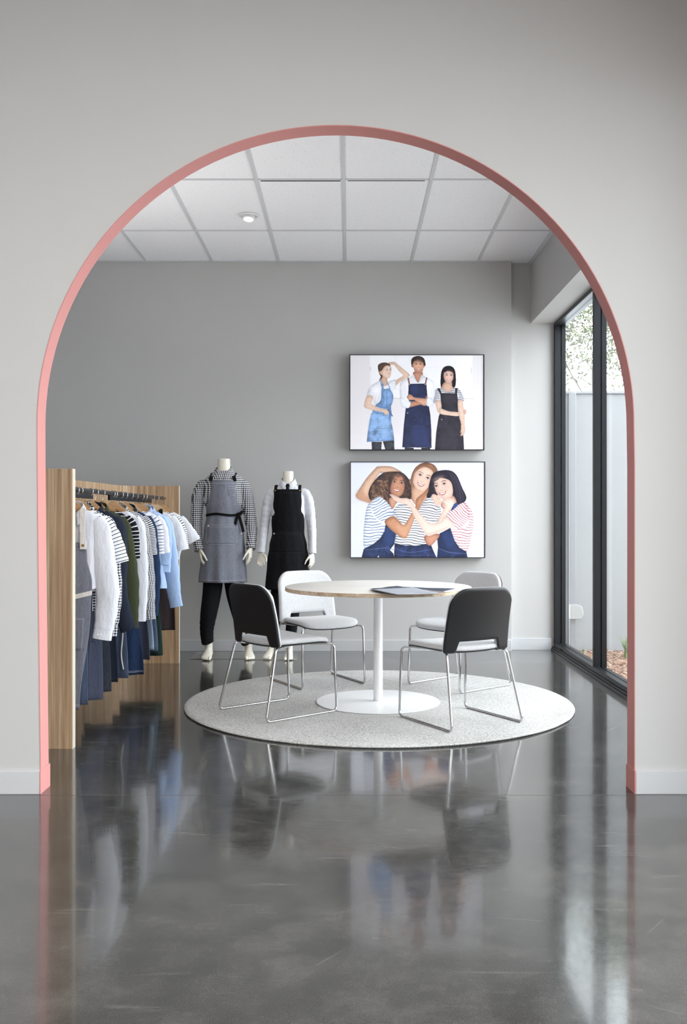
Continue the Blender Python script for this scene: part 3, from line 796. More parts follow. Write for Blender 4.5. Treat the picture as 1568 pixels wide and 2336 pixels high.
        F = np.stack([I, I+w+1, I+w+2, I+1], -1).reshape(-1, 4)
        nv = len(V); rim = [0, w, nv-1, nv-1-w]; back = V[rim].copy(); back[:, 1] += .003      # thin sheet: back and edges
        V = np.concatenate([V, back]); me = bpy.data.meshes.new('printed_picture')
        extra = [(nv, nv+1, nv+2, nv+3)]
        me.from_pydata(V.tolist(), [], F.tolist()+extra); me.materials.append(mat)
        ca = me.color_attributes.new('picture', 'FLOAT_COLOR', 'CORNER')
        D = np.ones((len(F)+1, 4, 4)); D[:-1, :, :3] = C.reshape(-1, 1, 3); ca.data.foreach_set('color', D.reshape(-1))
        o = bpy.data.objects.new('printed_picture', me); COL.objects.link(o); o.parent = parent; return o
def lightbox(lab, px0, py0, px1, py1, draw, pic_origin, inner):
    Yf = 8.80; k = Yf/2200; x0, x1 = (px0-800)*k, (px1-800)*k; z1, z0 = 1.24+(1178-py0)*k, 1.24+(1178-py1)*k
    cx = (x0+x1)/2; t = thing('light_box', lab, 'picture', (cx, Yf, z0), 0, 'light boxes on the rear wall')
    off = Vector((-cx, -Yf, -z0))
    def sh(mb): mb.V = [(v[0]+off.x, v[1]+off.y, v[2]+off.z) for v in mb.V]; return mb
    m = MB(); e = .007
    m.box(x0, x1, Yf+.004, YF-.012, z0, z1); m.box(x0, x0+e, Yf-.004, Yf+.006, z0, z1); m.box(x1-e, x1, Yf-.004, Yf+.006, z0, z1)
    m.box(x0+e, x1-e, Yf-.004, Yf+.006, z0, z0+e); m.box(x0+e, x1-e, Yf-.004, Yf+.006, z1-e, z1)
    m.box(x0+.15, x1-.15, YF-.013, YF, z0+.1, z1-.1)
    sh(m).build('frame', BOXM, t, smooth=False)
    p = Pic(pic_origin[0], pic_origin[1], *inner, Yf+.003); draw(p)
    p.mesh(off, t, PIC)
    m = MB(); m.box(x1-.003, x1+.002, Yf-.006, Yf, z0+.085, z0+.10); sh(m).build('switch', plain('grey_switch', srgb(150, 150, 152), .4), t)
    return t
def pic1(p):
    x0, y0, x1, y1 = p.b; p.sh = 0; random.seed(4)
    p.poly([(x0, y0), (x1, y0), (x1, y1), (x0, y1)], (228, 224, 230), False)
    p.poly([(286, y0), (1338, y0), (1338, 530), (286, 530)], (242, 242, 248), False)
    p.poly([(x0, 900), (x1, 900), (x1, y1), (x0, y1)], (232, 228, 234), False)
    for q in ([(286, y0), (286, 530)], [(1338, y0), (1338, 530)], [(286, 210), (1330, 214)], [(300, 210), (300, 520)], [(1328, 214), (1328, 520)], [(545, y0), (545, 205)], [(1075, y0), (1075, 205)]):
        p.line(q, 4, (222, 218, 224))
    p.line([(530, 530), (1350, 534)], 7, (205, 196, 196)); p.line([(292, 210), (292, 250)], 9, (206, 204, 208)); p.line([(1324, 214), (1326, 280)], 9, (206, 204, 208))
    for x in (110, 150, 200, 1390, 1420): p.line([(x, y0), (x, y1)], 2, (220, 215, 221))
    SK, SKD = (232, 204, 188), (214, 178, 158); p.sh = 1
    # woman, denim apron
    p.poly([(305, 975), (410, 975), (403, 1055), (308, 1055)], (58, 62, 70), False); p.poly([(420, 970), (535, 960), (538, 1055), (446, 1055)], (58, 62, 70), False)
    p.poly([(410, 300), (460, 325), (466, 395), (430, 410), (402, 350)], SKD)
    p.poly([(480, 165), (540, 160), (580, 190), (640, 240), (692, 285), (690, 305), (655, 330), (600, 362), (552, 400), (538, 370), (570, 335), (625, 297), (580, 250), (530, 190), (490, 195)], SK)
    p.poly([(300, 400), (350, 370), (395, 348), (425, 400), (462, 395), (478, 362), (540, 338), (552, 350), (548, 432), (520, 450), (512, 600), (350, 600), (330, 520), (318, 514), (257, 503), (275, 440)], (236, 236, 244))
    p.line([(400, 440), (385, 520), (345, 595)], 5, (208, 210, 224)); p.line([(330, 440), (322, 512)], 4, (212, 214, 228)); p.line([(520, 370), (512, 440)], 4, (214, 216, 228))
    p.poly([(408, 430), (440, 436), (482, 430), (502, 450), (526, 500), (521, 560), (502, 620), (506, 700), (430, 705), (318, 668), (345, 602), (392, 560), (404, 500)], (122, 160, 212))
    p.poly([(440, 470), (500, 460), (510, 560), (450, 590)], (140, 176, 222), alpha=.6, soft=6, shade=0); p.line([(462, 455), (460, 600)], 5, (92, 124, 176)); p.line([(445, 455), (445, 590)], 3, (160, 190, 228)); p.line([(345, 610), (430, 625), (505, 630)], 10, (92, 124, 180))
    p.poly([(388, 342), (401, 346), (430, 418), (424, 432), (410, 428)], (140, 172, 218)); p.poly([(462, 368), (471, 366), (499, 430), (489, 435)], (140, 172, 218))
    p.poly([(318, 668), (420, 680), (505, 700), (506, 770), (525, 860), (537, 962), (255, 976), (265, 880), (285, 760), (300, 690)], (134, 170, 218), False)
    p.poly([(400, 720), (470, 740), (480, 900), (420, 930), (380, 820)], (154, 188, 230), alpha=.6, soft=6, shade=0); p.line([(272, 832), (400, 840), (515, 832)], 4, (92, 124, 176)); p.line([(260, 962), (400, 965), (535, 950)], 5, (98, 130, 184)); p.poly([(290, 740), (330, 700), (330, 830), (280, 850)], (146, 180, 226), alpha=.6, soft=6, shade=0)
    p.poly([(257, 506), (320, 515), (302, 570), (306, 592), (400, 632), (450, 640), (482, 665), (476, 696), (440, 696), (420, 672), (330, 655), (240, 628), (230, 590)], SK)
    p.line([(300, 590), (260, 600)], 4, SKD); p.line([(470, 640), (520, 715)], 10, (62, 86, 140)); p.line([(490, 680), (488, 760)], 7, (80, 110, 166))
    p.poly([(378, 262), (368, 205), (390, 176), (440, 165), (484, 178), (498, 205), (500, 240), (420, 300), (410, 325), (380, 352), (398, 312), (385, 285)], (84, 62, 54))
    p.poly([(425, 222), (445, 200), (480, 196), (500, 215), (506, 255), (500, 298), (482, 324), (450, 326), (425, 308), (408, 292), (384, 278), (386, 255), (405, 252)], SK)
    p.poly([(410, 250), (418, 290), (400, 290), (388, 270), (392, 254)], SKD)
    p.face(474, 242, 17, -4, SK, 0, (96, 66, 54), .35)
    # man, navy apron
    SM, SMD = (222, 172, 148), (196, 142, 118)
    p.poly([(644, 1030), (735, 1036), (735, 1055), (642, 1055)], (48, 50, 58), False); p.poly([(812, 1036), (905, 1034), (903, 1055), (815, 1055)], (48, 50, 58), False)
    p.poly([(733, 262), (822, 265), (822, 312), (780, 375), (742, 325)], SMD)
    p.poly([(600, 372), (640, 342), (690, 320), (735, 288), (748, 322), (780, 372), (800, 330), (822, 292), (870, 320), (930, 352), (950, 400), (957, 480), (942, 590), (902, 612), (870, 600), (690, 600), (640, 625), (602, 560), (592, 450)], (240, 240, 248))
    p.line([(735, 292), (748, 335), (778, 372)], 4, (206, 208, 222)); p.line([(822, 296), (806, 335), (782, 372)], 4, (206, 208, 222)); p.line([(640, 390), (650, 470), (640, 560)], 5, (214, 216, 230)); p.line([(905, 400), (915, 470), (905, 560)], 5, (214, 216, 230)); p.line([(610, 520), (650, 540)], 4, (214, 216, 230))
    p.poly([(682, 384), (865, 380), (870, 450), (876, 520), (890, 615), (905, 700), (915, 850), (918, 1035), (618, 1030), (635, 800), (655, 625), (690, 600), (680, 500)], (42, 50, 84), False)
    p.poly([(700, 400), (770, 395), (780, 480), (720, 470)], (52, 65, 110), alpha=.6, soft=6, shade=0); p.poly([(720, 830), (850, 820), (870, 1000), (740, 1000)], (50, 62, 108), alpha=.6, soft=6, shade=0); p.line([(690, 815), (840, 815)], 3, (60, 74, 122)); p.line([(680, 700), (685, 790)], 3, (36, 46, 84)); p.ell(673, 680, 5, 5, (230, 230, 235))
    p.poly([(690, 580), (750, 560), (810, 590), (760, 606), (690, 622)], SMD)
    p.poly([(668, 508), (690, 490), (720, 500), (742, 520), (860, 532), (852, 515), (874, 505), (877, 520), (873, 570), (868, 605), (820, 600), (740, 550), (692, 550), (668, 530)], SM)
    p.line([(705, 560), (800, 592)], 4, SMD); p.line([(690, 505), (720, 520)], 3, SMD); p.line([(686, 515), (712, 530)], 3, SMD)
    p.poly([(598, 520), (660, 552), (704, 568), (690, 625), (655, 630), (612, 612)], (234, 236, 246)); p.poly([(872, 530), (900, 520), (940, 560), (925, 606), (868, 606)], (234, 236, 246))
    p.poly([(670, 324), (686, 320), (699, 390), (686, 396)], (140, 98, 98), False); p.poly([(862, 318), (875, 318), (862, 394), (847, 390)], (140, 98, 98), False); p.ell(692, 390, 5, 5, (220, 200, 190)); p.ell(853, 390, 5, 5, (220, 200, 190))
    p.poly([(714, 200), (710, 140), (738, 108), (790, 99), (836, 120), (852, 160), (846, 205), (735, 215)], (58, 44, 42))
    p.poly([(730, 172), (745, 150), (785, 158), (828, 160), (838, 195), (848, 190), (845, 212), (834, 222), (826, 255), (808, 272), (785, 276), (760, 268), (740, 240), (732, 215), (722, 205), (720, 188)], SM)
    p.poly([(738, 232), (760, 240), (785, 250), (810, 240), (830, 222), (824, 256), (808, 272), (785, 276), (760, 268), (742, 246)], (150, 112, 98), alpha=.5, soft=3, shade=0)
    p.face(783, 184, 22, 1, SM, 1, (48, 34, 30))
    # woman, black apron
    p.poly([(1012, 412), (1010, 330), (1018, 260), (1042, 215), (1085, 199), (1127, 208), (1156, 245), (1166, 320), (1162, 400), (1140, 428), (1110, 440), (1030, 424)], (34, 28, 36))
    p.poly([(1058, 360), (1122, 360), (1130, 410), (1152, 434), (1085, 475), (1018, 426)], SKD)
    T1 = [(962, 440), (1000, 425), (1040, 440), (1090, 468), (1150, 425), (1190, 432), (1222, 470), (1250, 555), (1188, 552), (1185, 485), (1010, 485), (1010, 562), (938, 577), (950, 500)]
    p.poly(T1, (236, 234, 240)); p.stripes(T1, -3, 17, 6, (64, 76, 104), 4)
    p.poly([(958, 560), (1010, 552), (1022, 635), (1100, 664), (1192, 672), (1192, 712), (1100, 706), (992, 680), (966, 620)], SK)
    p.poly([(1005, 478), (1180, 480), (1188, 560), (1190, 680), (1220, 780), (1242, 900), (1250, 1055), (952, 1055), (965, 880), (990, 720), (1000, 692), (1020, 620)], (52, 49, 60), False)
    p.poly([(1040, 500), (1150, 500), (1150, 620), (1060, 600)], (60, 57, 68), alpha=.6, soft=6, shade=0); p.poly([(1010, 900), (1120, 820), (1160, 1050), (1050, 1050)], (60, 57, 68), alpha=.6, soft=6, shade=0); p.ell(1022, 748, 5, 5, (230, 230, 230))
    p.poly([(1000, 625), (1030, 640), (1100, 664), (1192, 674), (1192, 712), (1100, 706), (1000, 686)], SK)
    p.poly([(975, 432), (1000, 430), (1020, 474), (1003, 480)], (44, 40, 48), False); p.poly([(1160, 426), (1184, 428), (1178, 480), (1157, 478)], (44, 40, 48), False)
    p.poly([(1188, 552), (1230, 548), (1242, 620), (1255, 700), (1256, 790), (1262, 860), (1246, 903), (1212, 914), (1229, 872), (1214, 885), (1219, 800), (1200, 720), (1188, 640)], SK)
    p.poly([(1248, 650), (1271, 653), (1268, 686), (1252, 690)], SKD); p.line([(1216, 810), (1232, 860)], 3, SKD)
    p.poly([(1042, 275), (1058, 248), (1090, 256), (1122, 250), (1140, 278), (1139, 330), (1118, 366), (1092, 382), (1062, 362), (1043, 322)], (232, 196, 184))
    p.poly([(1040, 262), (1048, 225), (1085, 212), (1125, 222), (1142, 262), (1115, 262), (1088, 250), (1062, 262)], (34, 28, 36))
    p.face(1096, 296, 23, 2, (232, 196, 184), 1, (40, 30, 34))
def pic2(p):
    x0, y0, x1, y1 = p.b; p.sh = 0; random.seed(4)
    p.poly([(x0, y0), (x1, y0), (x1, y1), (x0, y1)], (226, 229, 242), False)
    p.poly([(x0, 500), (700, 300), (x1, 600), (x1, y1), (x0, y1)], (231, 233, 244), False)
    SA, SB, SC = (206, 156, 130), (236, 204, 188), (244, 220, 208); p.sh = 1
    # middle hair and left arm over the head
    p.poly([(700, 300), (708, 220), (738, 140), (790, 88), (858, 67), (930, 85), (972, 130), (978, 200), (950, 300), (930, 380), (880, 440), (720, 450), (700, 380)], (142, 102, 78))
    p.hair(None, (150, 108, 82), 26, [(790, 95), (735, 190), (715, 330), (712, 430)], 3, 9); p.hair(None, (140, 100, 76), 40, [(890, 85), (950, 130), (955, 230), (930, 350)], 3, 14)
    p.line([(760, 130), (720, 230), (715, 330)], 8, (176, 132, 100), .6); p.line([(900, 90), (950, 140), (955, 220)], 10, (170, 124, 92)); p.line([(930, 110), (962, 180), (945, 280)], 8, (118, 84, 66))
    p.poly([(143, 408), (160, 370), (250, 230), (345, 125), (362, 110), (420, 104), (510, 110), (590, 150), (606, 168), (520, 168), (430, 172), (388, 178), (335, 255), (285, 380), (300, 478), (240, 468), (170, 442)], (226, 190, 166))
    p.poly([(143, 408), (180, 340), (215, 345), (240, 400), (300, 430), (300, 478), (240, 468), (170, 442)], (190, 140, 112), alpha=.7, soft=8, shade=0)
    p.poly([(292, 450), (272, 385), (296, 310), (345, 240), (398, 190), (460, 165), (530, 160), (602, 165), (652, 198), (692, 252), (702, 310), (716, 380), (704, 440), (640, 440), (600, 450), (560, 480), (520, 540), (480, 490), (440, 450), (380, 430), (330, 440)], (66, 50, 50))
    random.seed(12)
    for i in range(330):
        a = random.uniform(0, 1); bx = random.uniform(285, 470); by = random.uniform(250, 470)
        if bx < 300+(by < 300)*60: continue
        r = random.uniform(6, 13); p.line([(bx-r, by), (bx, by-r), (bx+r, by), (bx+r*.3, by+r)], random.uniform(3, 5), random.choice([(150, 112, 84), (112, 82, 68), (176, 140, 108), (88, 64, 58), (48, 36, 38)]))
    for i in range(170):
        bx = random.choice([random.uniform(400, 620), random.uniform(630, 700)]); by = random.uniform(175, 430) if bx > 630 else random.uniform(170, 240)
        if bx > 590 and by < 235: continue
        r = random.uniform(6, 12); p.line([(bx-r, by), (bx, by-r), (bx+r, by), (bx+r*.3, by+r)], 3.5, random.choice([(92, 68, 62), (48, 36, 38), (112, 84, 72)]))
    p.poly([(480, 440), (540, 420), (560, 470), (520, 540), (500, 520)], SA)
    p.poly([(503, 300), (518, 245), (545, 210), (570, 222), (612, 215), (636, 268), (637, 340), (614, 396), (574, 420), (532, 402), (502, 380), (495, 335)], (200, 146, 120))
    p.poly([(590, 220), (636, 268), (637, 340), (614, 396), (600, 340), (610, 270)], (182, 126, 104), alpha=.5, soft=5, shade=0)
    p.face(574, 272, 38, 10, (200, 146, 120), 1, (46, 30, 28)); 
    # middle woman
    p.poly([(728, 310), (870, 350), (872, 420), (800, 530), (722, 460), (712, 400)], (218, 176, 150))
    p.poly([(735, 222), (750, 170), (800, 128), (860, 116), (922, 150), (938, 200), (917, 262), (884, 330), (834, 362), (780, 348), (745, 312), (728, 268)], SB)
    p.poly([(905, 190), (938, 200), (917, 262), (884, 330), (850, 352), (880, 290)], (216, 172, 150), alpha=.6, soft=5, shade=0)
    p.face(838, 212, 42, 22, SB, 1, (120, 84, 62))
    T2 = [(528, 560), (560, 510), (620, 490), (712, 500), (762, 562), (800, 520), (850, 450), (900, 418), (945, 425), (1000, 500), (1012, 600), (980, 680), (885, 690), (845, 800), (852, 892), (760, 914), (640, 912), (553, 897), (552, 800), (600, 700), (540, 600)]
    p.poly(T2, (240, 240, 246)); p.stripes(T2, 6, 25, 6.5, (52, 54, 66), 3, 3)
    p.poly([(540, 890), (640, 914), (760, 917), (905, 890), (932, 960), (968, 1036), (533, 1036)], (44, 56, 94), False)
    p.line([(545, 945), (700, 985), (930, 950)], 5, (92, 108, 156)); p.line([(620, 925), (665, 930), (640, 980), (600, 970), (625, 925)], 8, (60, 78, 130)); p.line([(550, 1000), (700, 1020), (950, 1010)], 4, (74, 90, 138)); p.line([(885, 1000), (885, 1030)], 10, (96, 78, 96))
    # left tee and overall
    T1 = [(298, 470), (350, 425), (400, 418), (450, 460), (500, 520), (536, 610), (440, 665), (452, 700), (440, 760), (392, 840), (322, 895), (233, 938), (220, 840), (234, 650), (255, 530)]
    p.poly(T1, (238, 240, 246))
    p.stripes([(298, 470), (310, 590), (400, 690), (452, 700), (440, 760), (392, 840), (322, 895), (233, 938), (220, 840), (234, 650), (255, 530)], -2, 29, 6.5, (66, 100, 156), 0, 3)
    p.stripes([(300, 480), (350, 425), (400, 418), (450, 460), (500, 520), (536, 610), (420, 672), (330, 600)], -22, 27, 6.5, (66, 100, 156), 0, 4)
    p.poly([(450, 690), (560, 745), (552, 800), (537, 900), (492, 960), (530, 1000), (532, 1036), (203, 1036), (225, 950), (322, 900), (392, 842), (437, 770)], (44, 58, 96), False)
    p.poly([(470, 720), (550, 760), (530, 880), (440, 900), (420, 840)], (50, 72, 126), alpha=.6, soft=6, shade=0); p.line([(232, 960), (330, 952), (450, 940), (530, 960)], 7, (84, 102, 150)); p.line([(455, 930), (480, 960), (470, 920), (445, 945), (490, 1000)], 9, (66, 86, 138)); p.ell(374, 1028, 8, 8, (220, 220, 230))
    # right woman
    p.poly([(880, 350), (900, 260), (925, 190), (972, 158), (1060, 144), (1132, 160), (1182, 212), (1222, 310), (1262, 390), (1272, 432), (1252, 472), (1200, 505), (1160, 480), (1130, 440), (960, 400), (900, 425), (868, 420)], (40, 36, 50))
    p.hair(None, (50, 46, 62), 70, [(1110, 165), (1170, 260), (1205, 370), (1215, 470)], 3, 22)
    for q in ([(1130, 180), (1180, 280), (1210, 400), (1215, 480)], [(1160, 200), (1205, 310), (1245, 410), (1240, 465)], [(1100, 170), (1150, 290), (1180, 420)]): p.line(q, 5, (66, 62, 82))
    p.poly([(1040, 445), (1130, 400), (1172, 485), (1100, 570), (1040, 545), (1010, 500)], (222, 182, 166))
    p.poly([(945, 268), (985, 242), (1000, 228), (1060, 228), (1112, 262), (1132, 320), (1132, 395), (1092, 435), (1042, 450), (992, 412), (957, 352)], (236, 200, 186))
    p.poly([(925, 250), (950, 185), (1060, 170), (1120, 250), (1060, 232), (1000, 225), (985, 240), (945, 265)], (40, 36, 50))
    p.face(1006, 298, 42, -16, (236, 200, 186), 1, (48, 38, 42))
    T3 = [(1055, 620), (1110, 560), (1190, 500), (1262, 474), (1302, 520), (1340, 600), (1338, 750), (1312, 870), (1282, 972), (1210, 944), (1150, 862), (1118, 760), (1142, 704)]
    p.poly(T3, (242, 240, 245)); p.stripes([(1250, 480), (1302, 520), (1340, 600), (1338, 750), (1312, 870), (1282, 972), (1210, 944), (1150, 862), (1118, 760), (1200, 745), (1300, 690)], 3, 27, 6, (166, 62, 82), 0, 3)
    p.stripes([(1055, 620), (1110, 560), (1190, 500), (1262, 474), (1300, 560), (1298, 650), (1195, 745), (1142, 704)], 40, 23, 6, (166, 62, 82), 0, 3)
    p.poly([(975, 850), (1000, 792), (1110, 735), (1120, 772), (1150, 862), (1202, 938), (1272, 976), (1285, 1036), (973, 1036), (983, 930)], (42, 54, 92), False)
    p.line([(982, 940), (1100, 985), (1272, 996)], 7, (84, 102, 150)); p.poly([(1020, 820), (1100, 770), (1150, 900), (1080, 930)], (48, 68, 120), alpha=.6, soft=6, shade=0); p.poly([(1140, 500), (1172, 480), (1190, 500), (1120, 560)], (52, 74, 130))
    p.poly([(850, 812), (1000, 800), (942, 890), (902, 916), (862, 892)], (208, 152, 128))
    p.poly([(1018, 472), (1060, 434), (1102, 434), (1142, 440), (1142, 500), (1092, 570), (1040, 632), (975, 665), (1008, 600), (1040, 545), (1062, 490)], SC); p.line([(1060, 450), (1090, 480)], 4, (214, 170, 154)); p.line([(1085, 445), (1110, 480)], 4, (214, 170, 154))
    p.poly([(438, 665), (530, 615), (602, 682), (642, 700), (712, 590), (752, 520), (762, 440), (832, 378), (884, 325), (880, 375), (822, 470), (792, 540), (742, 640), (692, 770), (655, 840), (590, 822), (490, 742)], (206, 150, 118))
    p.poly([(560, 700), (640, 715), (700, 620), (745, 560), (740, 640), (692, 770), (655, 840), (600, 800)], (228, 180, 150), alpha=.5, soft=6, shade=0); p.line([(790, 440), (850, 370)], 4, (176, 122, 98)); p.line([(770, 460), (800, 540)], 4, (180, 128, 102))
    p.poly([(488, 392), (520, 395), (600, 430), (662, 430), (702, 452), (762, 540), (832, 622), (900, 686), (1000, 670), (1062, 620), (1142, 706), (1050, 762), (940, 802), (870, 814), (800, 722), (740, 622), (690, 520), (640, 492), (560, 470), (508, 420)], SC)
    p.line([(860, 800), (980, 770), (1090, 720)], 6, (222, 182, 166)); p.line([(520, 412), (600, 450), (650, 455)], 4, (222, 180, 164)); p.line([(690, 500), (760, 600), (850, 720)], 5, (226, 188, 172))
    p.poly([(918, 402), (950, 390), (1000, 430), (1020, 480), (1002, 502), (960, 505), (930, 452)], SB); p.line([(950, 410), (975, 490)], 4, (206, 160, 142)); p.line([(975, 420), (998, 490)], 4, (206, 160, 142))
lightbox('upper light box picture of three standing people in denim, navy and black aprons', 797.5, 808.5, 1105.5, 1027, pic1, (780, 790), (88, 90, 1447, 1056))
lightbox('lower light box picture of three smiling women in striped T-shirts embracing', 799, 1053, 1107.5, 1273, pic2, (780, 1040), (93, 64, 1456, 1036))
# ---------------------------------------------------------------- mannequins
def ering(cx, cy, z, rx, ry, n=32, e=2.4, wob=None):
    out = []
    for j in range(n):
        a = 2*PI*j/n; c, s = math.cos(a), math.sin(a)
        x = math.copysign(abs(c)**(2/e), c)*rx; y = math.copysign(abs(s)**(2/e), s)*ry
        k = 1+(wob(a, z) if wob else 0)
        out.append((cx+x*k, cy+y*k, z))
    return out
def remesh(v, sm=2): return [('REMESH', dict(mode='VOXEL', voxel_size=v, use_smooth_shade=True)), ('SMOOTH', dict(factor=.5, iterations=sm))]
def hand(m, wr, d, w, nrm, s=1.0, curl=.35, thumb=1):
    """wr wrist, d direction of the hand, w towards the thumb side, nrm towards the palm"""
    wr, d, w, nrm = Vector(wr), Vector(d).normalized(), Vector(w).normalized(), Vector(nrm).normalized()
    rings = []
    for k, (t, hw, ht) in enumerate(((-.03, .024, .020), (0, .025, .018), (.025, .034, .017), (.055, .040, .016), (.085, .041, .014), (.098, .038, .011))):
        c = wr+d*t*s
        rings.append([tuple(c+w*hw*s*math.cos(2*PI*j/20)+nrm*ht*s*math.sin(2*PI*j/20)) for j in range(20)])
    m.loft(rings)
    for i, L in enumerate((.070, .080, .075, .058)):
        b = wr+d*(.085 if i in (1, 2) else .078)*s+w*(.030-.020*i)*s
        q = b; dd = (d+w*(.10-.07*i)).normalized(); path = [q-dd*.02*s]; path.append(q)
        for j, seg in enumerate((.45, .30, .25)):
            ang = curl*(.6+.5*j)+.05*i; dd = (dd*math.cos(ang)+nrm*math.sin(ang)).normalized(); q = q+dd*L*seg*s; path.append(q)
        m.tube(path, [.0085*s, .0088*s, .0082*s, .0074*s, .0058*s], 10)
    b = wr+d*.028*s+w*.028*s+nrm*.004
    p = [b-w*.012*s, b, b+(d*.6+w*.55+nrm*.25)*.034*s, b+(d*.95+w*.55+nrm*.45)*.058*s, b+(d*1.3+w*.45+nrm*.6)*.072*s]
    m.tube(p, [.015*s, .0135*s, .011*s, .0095*s, .0065*s], 10)
def foot(m, ax, ay, s=1.0, out=0.0):
    """ankle at (ax, ay, .09); toes towards -y turned out by `out`"""
    ca, sa = math.cos(out), math.sin(out)
    def T(x, y, z): return (ax+x*ca-y*sa, ay+x*sa+y*ca, z)
    rings = []
    for (y, zc, rx, rz) in ((.055, .032, .018, .02), (.04, .036, .032, .034), (.01, .045, .036, .044), (-.03, .046, .036, .044), (-.07, .038, .039, .036), (-.11, .028, .044, .026), (-.145, .021, .046, .019), (-.165, .016, .040, .013)):
        rings.append([T(rx*s*math.cos(2*PI*j/20), y*s, max(.003, zc*s+rz*s*math.sin(2*PI*j/20))) for j in range(20)])
    m.loft(rings)
    sg = 1 if ax > 0 else -1
    for i, (dx, y0, L, r) in enumerate(((-.031, -.155, .042, .0135), (-.010, -.158, .036, .010), (.008, -.153, .032, .0092), (.023, -.146, .028, .0085), (.036, -.134, .026, .008))):
        dx = dx*sg
        m.tube([T(dx*s, (y0+.03)*s, .018*s), T(dx*s, y0*s, .020*s), T(dx*s, (y0-L*.6)*s, .016*s), T(dx*s, (y0-L)*s, .011*s)], [r*s, r*s, r*s, r*.75*s], 10)
def limb(m, pts, r, n=16, sub=5): 
    P = crom(pts, sub); m_ = len(P); rr = []
    for i in range(m_):
        t = i/(m_-1)*(len(r)-1); a = int(min(t, len(r)-2)); rr.append(r[a]+(r[a+1]-r[a])*(t-a))
    m.tube(P, rr, n)

